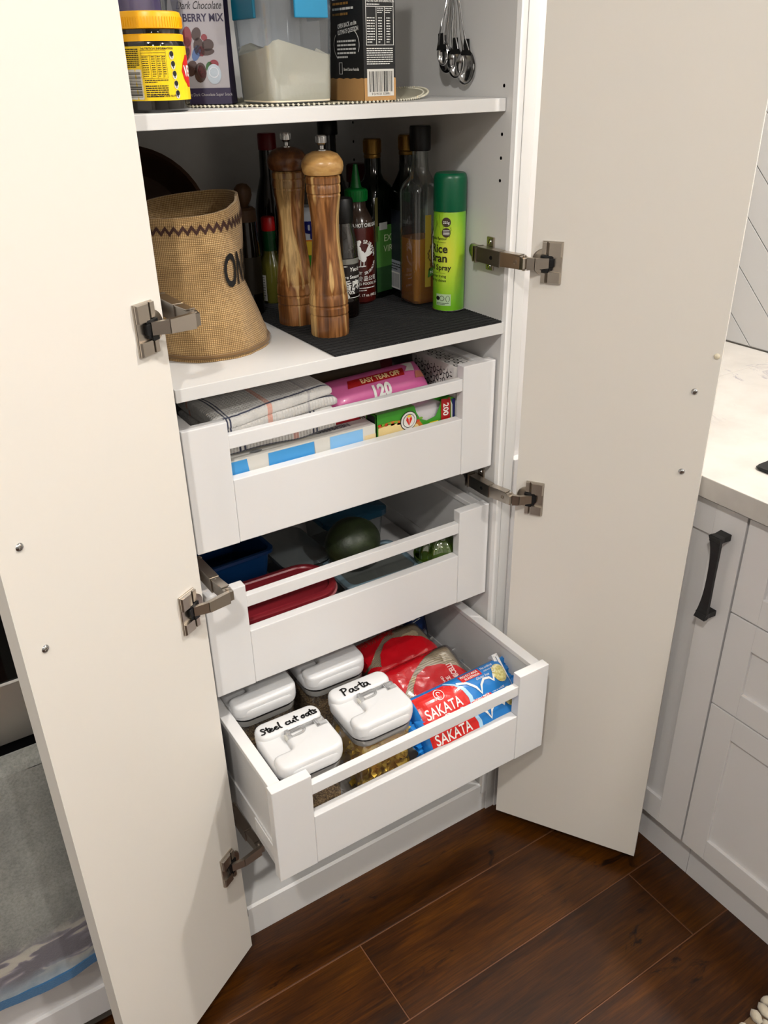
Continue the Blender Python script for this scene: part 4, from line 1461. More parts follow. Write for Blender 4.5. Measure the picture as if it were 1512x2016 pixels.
obj('clip', bxs(-.0575, -.0535, -.036, .030, .098, .142, .0015), mat('teal_clip', (.05, .38, .48), .3), tbx)
obj('clip', bxs(.0535, .0575, -.030, .030, .098, .142, .0015), M_CLIP, tbx)

# muesli box
mbx = thing('muesli_box', 'tall black and kraft muesli box with nutrition panel and barcode', 'box', (.0575, .043, ZD), 0)
M_BLK = mat('carton_black', (.085, .085, .09), .55)
M_KRAFT = mat('carton_kraft', (.72, .55, .34), .6)
obj('carton', bxs(0, .051, 0, .118, 0, .24, .0006), M_BLK, mbx)
dz = Decal(mbx, plane_fn(frame((0, -.0002, 0), (1, 0, 0), (0, 0, 1))))
dz.poly(M_KRAFT, [(0, 0), (.051, 0), (.051, .0275)]+[(.051-.003*k, .0275+.0006*math.sin(k*2.1)) for k in range(1, 17)]+[(0, .0275)])
dz.barcode(PAPER, INK, .0045, .0055, .0475, .0385, False, 12, 2, '9 319133 333991')
dz.line(WHITE_INK, [(.0045, .067), (.0475, .067), (.0475, .1215), (.0045, .1215)], .0010, 2, closed=True)
dz.text('NUTRITION INFORMATION', .0042, WHITE_INK, .006, .1165, bold=.01, xs=.82)
dz.textlines(WHITE_INK, .006, .1145, .038, 1, .002, .0012, 3)
dz.line(WHITE_INK, [(.0045, .1115), (.0475, .1115)], .0008, 2)
for x_ in (.0205, .0335):
    dz.line(WHITE_INK, [(x_, .067), (x_, .1115)], .0007, 2)
dz.textlines(WHITE_INK, .022, .110, .010, 3, .0024, .0010, 14)
dz.textlines(WHITE_INK, .035, .110, .010, 3, .0024, .0010, 15)
for c, (x_, w_) in enumerate(((.006, .012), (.0235, .006), (.0365, .006))):
    dz.textlines(WHITE_INK, x_, .099, w_, 10, .0031, .0012, 30+c)
dz.textlines(WHITE_INK, .0045, .0635, .042, 8, .0026, .0011, 33)
dz.text('CONTAINS: GLUTEN, ALMONDS,', .0034, WHITE_INK, .0045, .1375, bold=.01, xs=.85)
dz.text('PEANUTS AND SESAME SEEDS.', .0034, WHITE_INK, .0045, .134, bold=.01, xs=.85)
dz.text('MAY BE PRESENT: PEANUTS, OTHER', .0034, WHITE_INK, .0045, .129, bold=.01, xs=.76)
dz.text('TREE NUTS, MILK PRODUCTS, LUPIN', .0034, WHITE_INK, .0045, .1255, bold=.01, xs=.76)
dz.textlines(WHITE_INK, .0045, .150, .042, 3, .003, .0014, 40)
dz.build()
dz = Decal(mbx, plane_fn(frame((-.0002, .118, 0), (0, -1, 0), (0, 0, 1))))
dz.poly(M_KRAFT, [(0, 0), (.118, 0), (.118, .0275)]+[(.118-.006*k, .0275+.0007*math.sin(k*1.9)) for k in range(1, 20)]+[(0, .0275)])
dz.text('A BOWL OF MUESLI', .0115, mat('gold_ink', (.62, .45, .2), .5), .040, .146, bold=.02, xs=.80)
dz.textlines(WHITE_INK, .042, .160, .060, 2, .006, .003, 50)
dz.line(WHITE_INK, [(.052, .134), (.082, .134)], .0008, 2)
for k in range(4):
    dz.textlines(WHITE_INK if k % 2 == 0 else MATS['gold_ink'], .040, .125-k*.0062, .066, 1, .006, .0028, 60+k)
dz.line(WHITE_INK, [(.075+.034*math.cos(a), .068+.022*math.sin(a)) for a in [PI*.12+PI*.62*k/12-.25*PI for k in range(9)]], .0012, 2)
dz.line(WHITE_INK, [(.075+.034*math.cos(a), .068+.022*math.sin(a)) for a in [PI*.80+PI*.5*k/12 for k in range(12)]], .0012, 2)
dz.text('OPEN BACK on the', .0075, WHITE_INK, .053, .088, bold=.02, xs=.8, rot=.08)
dz.text('ULTIMATE QUESTION', .0075, WHITE_INK, .053, .0805, bold=.02, xs=.75, rot=.08)
dz.textlines(WHITE_INK, .050, .074, .050, 5, .0048, .0022, 66)
dz.text('Bowel Cancer Australia', .0052, WHITE_INK, .066, .037, bold=.02, xs=.82)
dz.line(WHITE_INK, [(.054, .033), (.062, .033), (.062, .047), (.054, .047)], .0012, 2, closed=True)
dz.build()

# measuring spoons on a wall hook
hk = thing('wall_hook', 'small clear hook on the cabinet side holding measuring spoons', 'hook', (XP, .128, 1.625))
obj('hook_plate', join(bxs(-.003, 0, -.010, .010, -.02, .02, .001), tube([(-.003, 0, 0), (-.016, 0, -.004), (-.018, 0, .006)], .0022, 8)), W_CARC, hk)
def spoon(label, px, py, ztip, w_, l_, dep, lean):
    """hanging spoon: oval bowl open towards the room, twin-wire handle up to the hook"""
    t = thing('measuring_spoon', label, 'spoon', (px, py, ztip), 0, 'measuring spoons on the hook')
    # local frame: x across (towards -y, the room's front), y up, z out of the bowl (towards -x and a little -y)
    M_ = frame((0, 0, 0), (.45, -.89, 0), (0, 0, 1)) @ RZ(lean)
    rings = []
    lv_ = (1., .98, .88, .7, .45, .15, .01)
    for s_ in lv_:
        rings.append([M_ @ V((w_*s_*math.cos(2*PI*i/28), l_+l_*s_*math.sin(2*PI*i/28), -dep*math.sqrt(max(0, 1-s_*s_)))) for i in range(28)])
    for s_ in reversed(lv_):
        rings.append([M_ @ V(((w_+.0008)*s_*math.cos(2*PI*i/28), l_+(l_+.0008)*s_*math.sin(2*PI*i/28), -.0009-dep*math.sqrt(max(0, 1-s_*s_)))) for i in range(28)])
    rings.append(rings[0])
    obj('bowl', loft(rings, cap=False), CHROME, t, True)
    top_ = V((XP-.017-px, .128-py, 1.622-ztip))
    a0, a1 = M_ @ V((-.0045, 2*l_-.001, 0)), M_ @ V((.0045, 2*l_-.001, 0))
    wires = []
    for a_, sx in ((a0, -1), (a1, 1)):
        pts_ = [a_]
        for q in range(1, 9):
            f_ = q/8
            pts_.append(a_.lerp(top_, f_)+V((-.002*math.sin(f_*9), sx*.0015*math.sin(f_*PI), 0)))
        wires.append(tube(pts_, .0011, 6))
    obj('handle', join(*wires), CHROME, t, True)
    nk = loft([[M_ @ V((x, y_, zq)) for x, y_, zq in ((-a, b, -.0006), (a, b, -.0006), (a, b, .0006), (-a, b, .0006))] for a, b in ((.009, 2*l_-.008), (.0052, 2*l_+.004), (.0042, 2*l_+.014))])
    obj('neck', nk, CHROME, t)
    return t
spoon('smallest steel measuring spoon, nested in front of the set', XP-.030, .126, 1.4865, .0085, .0145, .006, .1)
spoon('second steel measuring spoon, behind the smallest', XP-.024, .124, 1.4760, .0125, .0185, .008, .08)
spoon('third steel measuring spoon, nested between the others', XP-.018, .110, 1.4690, .0130, .0200, .008, .02)
spoon('largest steel measuring spoon, hanging lowest by the wall', XP-.011, .096, 1.4600, .0160, .0235, .009, -.04)

# ------------------------------------------------------------------ top drawer (floor F1)
nb = thing('slim_carton', 'long white carton with blue panels lying behind the top drawer front', 'box', (-.213, .0215, F1), 0)
obj('carton', bxs(0, .262, 0, .034, 0, .0925, .0006), PAPER, nb)
dz = Decal(nb, plane_fn(frame((0, -.0002, 0), (1, 0, 0), (0, 0, 1))))
BLU, BLU2, CRM = mat('carton_blue', (.27, .60, .84), .45), mat('carton_sky', (.52, .74, .92), .45), mat('carton_cream', (.88, .80, .62), .5)
dz.poly(BLU, [(0, .04), (.048, .04), (.046, .055), (.040, .066), (.037, .0905), (0, .0905)])
dz.rect(BLU, .072, .04, .150, .0905)
dz.poly(PAPER_G, [(.150, .04), (.165, .04), (.158, .056), (.152, .066), (.150, .0905)], 1)
dz.poly(mat('carton_orange', (.85, .42, .12), .5), [(.172, .052), (.178, .052), (.178, .066)], 2)
dz.rect(BLU2, .178, .045, .238, .0905)
dz.rect(CRM, .241, .04, .262, .0775)
dz.build()
dz = Decal(nb, plane_fn(frame((0, 0, .0927), (1, 0, 0), (0, 1, 0))))
dz.text('NESPRESSO', .017, mat('grey_print', (.42, .42, .46), .5), .226, .028, bold=.02, xs=.72, rot=PI)
dz.disc(GREY_INK, .058, .012, .010, .005, 2, 16)
dz.build()

# green sandwich-bag carton with thumb notch
gb = thing('sandwich_bag_carton', 'green sandwich bag carton with bread picture and curved notch', 'box', (.0515, .0225, F1), 0)
GRN = mat('carton_green', (.22, .55, .14), .45)
GH, GW, GD = .107, .1565, .050
notch = [(.074, GH), (.078, GH-.012), (.086, GH-.026), (.100, GH-.032), (.118, GH-.028), (.126, GH-.012), (.129, GH-.001)]
front_poly = [(0, 0), (GW, 0), (GW, GH-.004), (.146, GH+.001)]+notch[::-1]+[(0, GH)]
obj('front_wall', prism(front_poly, 0, .0012, 'y'), GRN, gb)
obj('carton', join(bxs(0, .0012, 0, GD, 0, GH), bxs(GW-.0012, GW, 0, GD, 0, GH-.004), bxs(0, GW, GD-.0012, GD, 0, GH), bxs(0, GW, 0, GD, 0, .0012), bxs(0, .074, .0012, GD, GH-.0012, GH)), GRN, gb)
(vfp, HP) = pillow(.046, .021, .030, 5, 18, 14, .12, 8.)
obj('bag_roll', xf(vfp, T(.105, .025, GH-.040)), mat('milky_plastic', (.75, .73, .74), .25, coat=.3), gb, True)
dz = Decal(gb, plane_fn(frame((0, -.0002, 0), (1, 0, 0), (0, 0, 1))))
BREAD, CRUST = mat('bread_picture', (.87, .78, .55), .6, bump=.3, bscale=300), mat('crust_picture', (.72, .42, .14), .6)
dz.poly(CRUST, [(.002, .030), (.004, .088), (.03, .090), (.060, .086), (.085, .078), (.094, .066), (.094, .030)], 1)
dz.poly(BREAD, [(.002, .030), (.003, .083), (.03, .086), (.060, .082), (.080, .074), (.088, .063), (.088, .030)], 2)
for k in range(14):
    dz.disc(mat('salad_picture', (.42, .62, .16), .5) if k % 2 else mat('tomato_picture', (.74, .22, .10), .5), .006+k*.0062, .0875-.0005*k+.002*math.sin(k*3), .0042, .0022, 2, 10)
dz.disc(INK, .062, .084, .0165, layer=3, n=28)
dz.disc(PAPER, .062, .084, .0152, layer=4, n=28)
dz.disc(INK, .062, .084, .0118, layer=5, n=28)
dz.disc(PAPER, .062, .084, .0108, layer=6, n=28)
arctext(dz, 'SANDWICH BAGS FRESH SNACKS', .062, .084, .0124, PI*.9, -PI*1.0, .0034, INK)
for s_ in (-1, 1):
    dz.poly(mat('flame_red', (.80, .14, .08), .4), [(.062, .0755), (.062+s_*.006, .086), (.062+s_*.0045, .0915), (.062+s_*.001, .088)], 7)
dz.disc(mat('flame_yellow', (.92, .76, .15), .4), .062, .0925, .004, .0022, 8, 12)
dz.poly(M_RED, [(.128, .055), (.147, .055), (.147, GH-.003), (.128, GH+.0005)], 3)
dz.text('200', .0150, WHITE_INK, .1325, .0985, bold=.02, layer=4, rot=-PI/2)
dz.poly(mat('sun_yellow', (.93, .82, .10), .4), [(.128, .056), (.1375, .069), (.147, .056)], 5)
dz.poly(PAPER, [(.1475, GH-.006), (.151, GH-.014), (.1525, .03), (.1505, .03), (.149, GH-.014), (.1472, GH-.008)], 3)
dz.poly(mat('carton_navy', (.10, .12, .38), .45), [(.1528, .03), (GW, .03), (GW, GH-.004), (.1490, GH-.004), (.1515, GH-.014)], 3)
dz.text('X', .009, M_RED, .140, GH-.0085+.003, bold=.03, layer=4)
dz.rect(mat('sun_yellow', (.93, .82, .10), .4), .104, .068, .122, .0715, 4)
dz.rect(MATS['sun_yellow'], .100, .062, .126, .0655, 4)
dz.build()
dz = Decal(gb, plane_fn(frame((-.0002, GD, 0), (0, -1, 0), (0, 0, 1))))
dz.rect(mat('side_dark', (.05, .12, .10), .5), .022, .050, .047, .103)
dz.text('Lil', .022, WHITE_INK, .026, .066, bold=.03, xs=.6)
dz.barcode(PAPER, INK, .003, .045, .019, .098, True, 18)
dz.build()

# pink bag roll on top
pr = thing('pink_bag_roll', 'pink packet of freezer bags with a red tear-off strip, behind the rail', 'packet', (.090, .088, F1+GH+.018), .06)
PINK = mat('pink_film', (.80, .38, .60), .30, coat=.3)
(vfp, HP) = pillow(.100, .031, .021, 6, 34, 16, .08, 5., q=2.4)
MP = RX(.72)
obj('packet', xf(vfp, MP), PINK, pr, True)
dz = Decal(pr, pil_fn(HP, MP), .010, .0006)
dz.poly(M_RED, [(-.062, .000), (.052, .000), (.056, .0145), (-.056, .0145)])
dz.text('EASY TEAR OFF', .0125, mat('pale_gold_ink', (.92, .82, .6), .5), -.034, .0030, bold=.03, xs=.92)
dz.text('120', .027, WHITE_INK, -.020, -.0245, bold=.05, xs=1.)
dz.poly(PAPER, [(.056, .006), (.075, .004), (.083, .024), (.060, .024), (.066, .015)], 2)
dz.poly(mat('brick_print', (.70, .42, .35), .5), [(.070, -.010), (.095, -.008), (.093, .004), (.076, .003)], 2)
dz.build()

# black and white patterned pouch at the right
pp = thing('patterned_box', 'white fabric pouch with black ring and dash pattern, right end of the top drawer', 'pouch', (.2308, .090, F1), 0)
M_FAB = mat('white_cotton', (.82, .81, .79), .85, bump=.2, bscale=300)
PL = [(.040, .13, .008, 0), (.0425, .134, .008, .02), (.0425, .134, .008, .150), (.039, .130, .008, .155)]
obj('pouch', rbox(PL, 4), M_FAB, pp, 40)
def pattern(dz, x0, x1, y0, y1):
    py_, k = y0, 0
    while py_ < y1:
        px_ = x0+(.010 if k % 2 else 0)
        while px_ < x1:
            dz.line(INK, [(px_+.0033*math.cos(a), py_+.0046*math.sin(a)) for a in [2*PI*q/10 for q in range(10)]], .0016, 1, 'ring_pattern', closed=True)
            dz.rect(INK, px_-.0005, py_+.0055, px_+.0005, py_+.0105, 1, 'ring_pattern')
            dz.rect(INK, px_+.006, py_-.0008, px_+.013, py_+.0008, 1, 'ring_pattern')
            dz.rect(INK, px_+.0075, py_+.0062, px_+.0115, py_+.0074, 1, 'ring_pattern')
            px_ += .0185
        py_ += .0125
        k += 1
dz = Decal(pp, plane_fn(frame((-.0215, 0, 0), (0, -1, 0), (0, 0, 1))))
pattern(dz, -.058, .052, .05, .145)
dz.build()
dz = Decal(pp, plane_fn(frame((0, -.0673, 0), (1, 0, 0), (0, 0, 1))))
pattern(dz, -.014, .006, .05, .145)
dz.build()
dz = Decal(pp, plane_fn(frame((0, 0, .1553), (1, 0, 0), (0, 1, 0))))
pattern(dz, -.014, .006, -.058, .055)
dz.build()

# dark cartons at the back of the top drawer
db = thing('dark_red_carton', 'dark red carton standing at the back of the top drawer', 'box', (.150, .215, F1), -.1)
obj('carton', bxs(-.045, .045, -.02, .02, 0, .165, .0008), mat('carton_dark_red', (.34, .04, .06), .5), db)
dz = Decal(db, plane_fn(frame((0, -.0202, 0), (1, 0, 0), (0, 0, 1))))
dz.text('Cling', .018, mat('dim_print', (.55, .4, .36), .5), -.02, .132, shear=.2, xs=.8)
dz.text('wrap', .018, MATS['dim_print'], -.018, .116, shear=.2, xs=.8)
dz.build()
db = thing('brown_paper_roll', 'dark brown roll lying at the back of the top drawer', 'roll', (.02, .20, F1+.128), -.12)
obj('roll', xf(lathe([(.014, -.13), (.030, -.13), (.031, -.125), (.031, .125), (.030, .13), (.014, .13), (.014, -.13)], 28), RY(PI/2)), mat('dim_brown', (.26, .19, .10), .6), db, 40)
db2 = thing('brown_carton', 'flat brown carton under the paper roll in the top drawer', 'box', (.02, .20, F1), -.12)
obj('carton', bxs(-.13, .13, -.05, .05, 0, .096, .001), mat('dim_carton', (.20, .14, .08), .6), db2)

# tea towels
def tea_mat(name, base, stripes):
    m = mat(name, base, .95, sheen=.3)
    nt, b = nodes(m)
    v = texco(nt)
    sep = nt.nodes.new('ShaderNodeSeparateXYZ')
    nt.links.new(v, sep.inputs[0])
    waf = mathn(nt, 'MULTIPLY', wave(nt, v, 60, 'X'), wave(nt, v, 60, 'Y'))
    c = mixc(nt, ramp(nt, noisetex(nt, v, 40, 3), [(.3, (0, 0, 0)), (.7, (1, 1, 1))]), tuple(x*.93 for x in base), base)
    for ax, pos, wd, col in stripes:
        k = mathn(nt, 'ABSOLUTE', mathn(nt, 'SUBTRACT', sep.outputs[ax], pos))
        k = mathn(nt, 'LESS_THAN', k, wd)
        c = mixc(nt, k, c, col)
    nt.links.new(c, b.inputs['Base Color'])
    bumpn(nt, b, mathn(nt, 'ADD', waf, noisetex(nt, v, 300, 2)), .6, .002)
    return m
NAVY, SALM = '3a3e52', 'd8a595'
M_TEA = tea_mat('white_waffle_towel', (.86, .85, .83), [('X', -.012, .004, SALM), ('X', .055, .002, 'b9b6b6'), ('X', -.082, .0013, NAVY), ('X', -.077, .0013, NAVY), ('Y', -.072, .0016, NAVY), ('Y', .03, .003, SALM)])
M_TEA2 = tea_mat('striped_waffle_towel', (.85, .84, .82), [('X', .03, .0045, 'd7a79c'), ('X', -.062, .0016, NAVY), ('X', -.054, .0016, NAVY), ('X', .060, .0014, NAVY), ('X', .066, .0014, NAVY), ('Y', -.074, .0018, NAVY)])
def fold_towel(name, label, cat, loc, rz, a, b_, layers, h, m, tilt=0., seed=1.):
    """folded cloth: layers of soft slab, joined by a rolled fold along the right-hand edge"""
    t = thing(name, label, cat, loc, rz, 'folded cloths in the top drawer')
    z = h
    parts = []
    for k in range(layers):
        (vf_, H_) = pillow(a*(1-.03*k), b_*(1-.02*k), h-.003, 18, 44, 30, .12, seed+k*2.3, .0034)
        parts.append(xf(vf_, T(.006*math.sin(k*2+seed), .004*math.cos(k*3+seed), z+.004*noise.noise(V((k, seed, 0)))) @ RY(tilt*(k+1)/layers) @ RX(.03*math.sin(k+seed))))
        z += 2*h*.93
    for k, pz in enumerate(parts):
        for v_ in pz[0]:
            v_.z += .005*noise.noise(V((v_.x*14, v_.y*14, seed)))
        obj('folded_layer', pz, m, t, 'all')
    return t
fold_towel('tea_towel', 'white waffle tea towel with salmon and navy stripes, topmost in the drawer', 'tea towel', (-.120, .108, F1+.129), .05, .100, .078, 2, .0095, M_TEA, -.06, 1.3)
fold_towel('tea_towel', 'white waffle tea towel with double navy stripes, under the topmost one', 'tea towel', (-.116, .108, F1+.095), -.02, .104, .074, 2, .0095, M_TEA2, -.02, 4.1)
fold_towel('dish_cloth', 'grey striped dish cloth folded beneath the white towels', 'dish cloth', (-.085, .118, F1+.036), .03, .120, .056, 1, .0150, tea_mat('grey_cloth', (.36, .36, .38), [('X', .06, .004, 'b5b5b5'), ('X', -.07, .004, 'c0c0c0'), ('Y', -.03, .003, 'a5a5a5')]), 0, 6.)
fold_towel('dish_cloth', 'red cloth squeezed under the grey dish cloth', 'cloth', (-.06, .112, F1+.066), .02, .105, .050, 1, .0145, mat('red_cotton', (.55, .05, .09), .9, bump=.3, bscale=250), 0, 8.)
fold_towel('dish_cloth', 'black cloth at the bottom of the towel stack', 'cloth', (-.08, .112, F1), 0, .120, .048, 1, .0165, mat('black_cotton', (.05, .045, .05), .9, bump=.3, bscale=250), 0, 9.)

# ------------------------------------------------------------------ middle drawer (floor F2)
rl = thing('red_lid_container', 'long plastic container with translucent red lid in the middle drawer', 'container', (-.128, .088, F2), -.02)
obj('tub', rbox([(.19, .085, .035, 0), (.205, .098, .04, .05), (.21, .102, .042, .062)], 8), film('red_tub', (.80, .30, .32), .2, .15, .5), rl, 40)
M_RLID = mat('red_lid_plastic', (.50, .12, .155), .34)
obj('lid', rbox([(.222, .112, .047, .060), (.228, .118, .050, .062), (.228, .118, .050, .069), (.222, .112, .047, .0715), (.206, .096, .040, .0715), (.202, .092, .038, .0690), (.198, .088, .036, .0690)], 8), M_RLID, rl, 40)
obj('rim', rbox([(.231, .121, .051, .0565), (.233, .123, .052, .058), (.233, .123, .052, .0605), (.229, .119, .05, .062)], 8), film('clear_red_rim', (.88, .55, .56), .2, .1, .6), rl, 40)
# blue tub at the back left
bt = thing('blue_tub', 'dark blue open plastic tub at the back left of the middle drawer', 'tub', (-.160, .262, F2), .04)
BW, BD_, BZ = .150, .170, .098
M_BLUE = mat('deep_blue_plastic', (.04, .19, .36), .28)
rings = [[V((x, y_, z)) for x, y_ in rr(a, b, r_, 5)] for a, b, r_, z in ((.13, .15, .012, 0), (BW, BD_, .014, BZ), (BW+.012, BD_+.012, .016, BZ), (BW+.012, BD_+.012, .016, BZ-.006), (BW+.010, BD_+.010, .016, BZ-.006), (BW+.010, BD_+.010, .016, BZ-.001), (BW-.004, BD_-.004, .012, BZ-.001), (.126, .146, .010, .004))]
obj('shell', loft(rings), M_BLUE, bt, 40)
# clear container with pale blue lid
cc = thing('blue_lid_container', 'clear food container with pale blue-rimmed lid beside the red lid', 'container', (.088, .112, F2), -.04)
M_PBLUE = film('pale_blue_lid', (.62, .74, .80), .25, .1, .55)
obj('tub', rbox([(.140, .11, .015, 0), (.150, .12, .018, .034)], 6), film('clear_tub', (.86, .88, .88), .25, .08, .12), cc, 40)
obj('lid_rim', rbox([(.154, .124, .020, .032), (.158, .128, .021, .034), (.158, .128, .021, .041), (.152, .122, .019, .0435), (.138, .108, .014, .0435), (.135, .105, .013, .0410), (.134, .104, .013, .034)], 6), M_PBLUE, cc, 40)
obj('lid_panel', rbox([(.135, .105, .013, .0395), (.135, .105, .013, .0410)], 6), film('clear_lid_panel', (.80, .82, .80), .3, .08, .22), cc)
# containers at the back
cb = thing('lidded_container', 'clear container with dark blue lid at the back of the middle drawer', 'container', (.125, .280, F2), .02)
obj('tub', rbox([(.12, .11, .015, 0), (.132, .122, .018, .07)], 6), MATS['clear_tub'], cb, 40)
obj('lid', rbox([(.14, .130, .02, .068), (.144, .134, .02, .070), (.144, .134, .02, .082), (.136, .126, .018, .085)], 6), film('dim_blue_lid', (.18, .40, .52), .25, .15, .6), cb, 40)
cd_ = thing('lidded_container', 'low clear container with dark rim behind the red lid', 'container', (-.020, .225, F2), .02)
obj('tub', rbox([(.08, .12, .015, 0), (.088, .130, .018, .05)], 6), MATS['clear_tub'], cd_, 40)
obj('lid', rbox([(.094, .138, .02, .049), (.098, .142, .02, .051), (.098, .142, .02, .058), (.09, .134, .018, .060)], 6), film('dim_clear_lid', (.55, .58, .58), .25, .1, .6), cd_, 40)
# avocado
av = thing('avocado', 'large dark green avocado resting on the pale blue container lid', 'avocado', (.056, .120, F2+.0437), .25)
def skin_mat():
    m = mat('avocado_skin', (.10, .14, .05), .42)
    nt, b = nodes(m)
    v = texco(nt)
    n = noisetex(nt, v, 26, 4, .6)
    nt.links.new(ramp(nt, n, [(.3, '161c0e'), (.55, '222c14'), (.75, '323d1c')]), b.inputs['Base Color'])
    bumpn(nt, b, noisetex(nt, v, 260, 3, .6), .35, .001)
    return m
rings = []
for k in range(1, 24):
    a = PI*k/24
    x = -.056*math.cos(a)
    rad = math.sin(a)*(.0490-.006*max(0, x/.056))
    rings.append([V((x, rad*math.cos(2*PI*i/32), .049+rad*math.sin(2*PI*i/32))) for i in range(32)])
obj('fruit', loft(rings), skin_mat(), av, 'all')
obj('stem_scar', xf(lathe([(.004, 0), (.0045, .0015), (.003, .003), (.0005, .003)], 12), T(.0548, 0, .049) @ RY(PI/2)), M_DARKW, av, True)
# green glass juicer
jc = thing('green_glass_juicer', 'ribbed green glass dome at the right of the middle drawer', 'juicer', (.2045, .058, F2), 0)
M_GGLASS = film('green_glass', (.42, .58, .16), .8, .05, .35)
obj('dish', lathe([(.030, 0), (.036, .004), (.046, .040), (.047, .052), (.045, .053), (.040, .046)], 40), M_GGLASS, jc, 40)
rings = []
for k in range(12):
    a = PI/2*k/11.5
    rad = .0405*math.cos(a)**.75
    z = .046+.052*math.sin(a)
    rings.append([V((rad*(1+.075*math.cos(8*2*PI*i/96))*math.cos(2*PI*i/96), rad*(1+.075*math.cos(8*2*PI*i/96))*math.sin(2*PI*i/96), z)) for i in range(96)])
obj('ribbed_dome', loft(rings), M_GGLASS, jc, 'all')

# ------------------------------------------------------------------ bottom drawer (floor F3)
STROKES = {
 'P': [[(0, 0), (.04, .5), (.08, 1)], [(-.05, .95), (.3, 1.05), (.56, .85), (.45, .6), (.08, .48)]],
 'a': [[(.5, .5), (.2, .55), (.02, .25), (.18, .0), (.42, .18), (.5, .5), (.52, .12), (.64, .02)]],
 's': [[(.45, .5), (.18, .55), (.12, .36), (.40, .22), (.36, .02), (.02, .04)]],
 't': [[(.26, .95), (.24, .5), (.24, .1), (.4, .02)], [(-.04, .6), (.25, .64), (.56, .68)]],
 'S': [[(.56, .9), (.3, 1.02), (.1, .82), (.28, .58), (.5, .36), (.36, .04), (-.02, .1)]],
 'e': [[(.05, .26), (.3, .3), (.46, .4), (.32, .55), (.08, .36), (.12, .06), (.36, .0), (.54, .14)]],
 'l': [[(.2, 1.05), (.12, .5), (.12, .1), (.28, .0)]],
 'c': [[(.46, .46), (.22, .54), (.04, .26), (.2, .0), (.5, .1)]],
 'u': [[(.04, .52), (.04, .14), (.24, .0), (.42, .2), (.46, .52), (.48, .12), (.6, .0)]],
 'o': [[(.28, .52), (.06, .32), (.14, .02), (.4, .08), (.46, .38), (.26, .53), (.5, .5)]],
}
def scrawl(dz, s, x, y, size, m, wd, slope=0.):
    u = x
    for ch in s:
        if ch == ' ':
            u += size*.45
            continue
        for st_ in STROKES[ch]:
            # smooth the polyline a little
            pts_ = [V((u+a*size, y+b*size+slope*(u-x))) for a, b in st_]
            for _ in range(2):
                q = [pts_[0]]
                for p0, p1 in zip(pts_, pts_[1:]):
                    q += [p0.lerp(p1, .25), p0.lerp(p1, .75)]
                q.append(pts_[-1])
                pts_ = q
            dz.line(m, [tuple(p) for p in pts_], wd, 2, 'marker_writing')
            for p in (pts_[0], pts_[-1]):
                dz.disc(m, p.x, p.y, wd/2, layer=2, n=8, name='marker_writing')
        u += size*(.62 if ch not in 'lt' else .42)

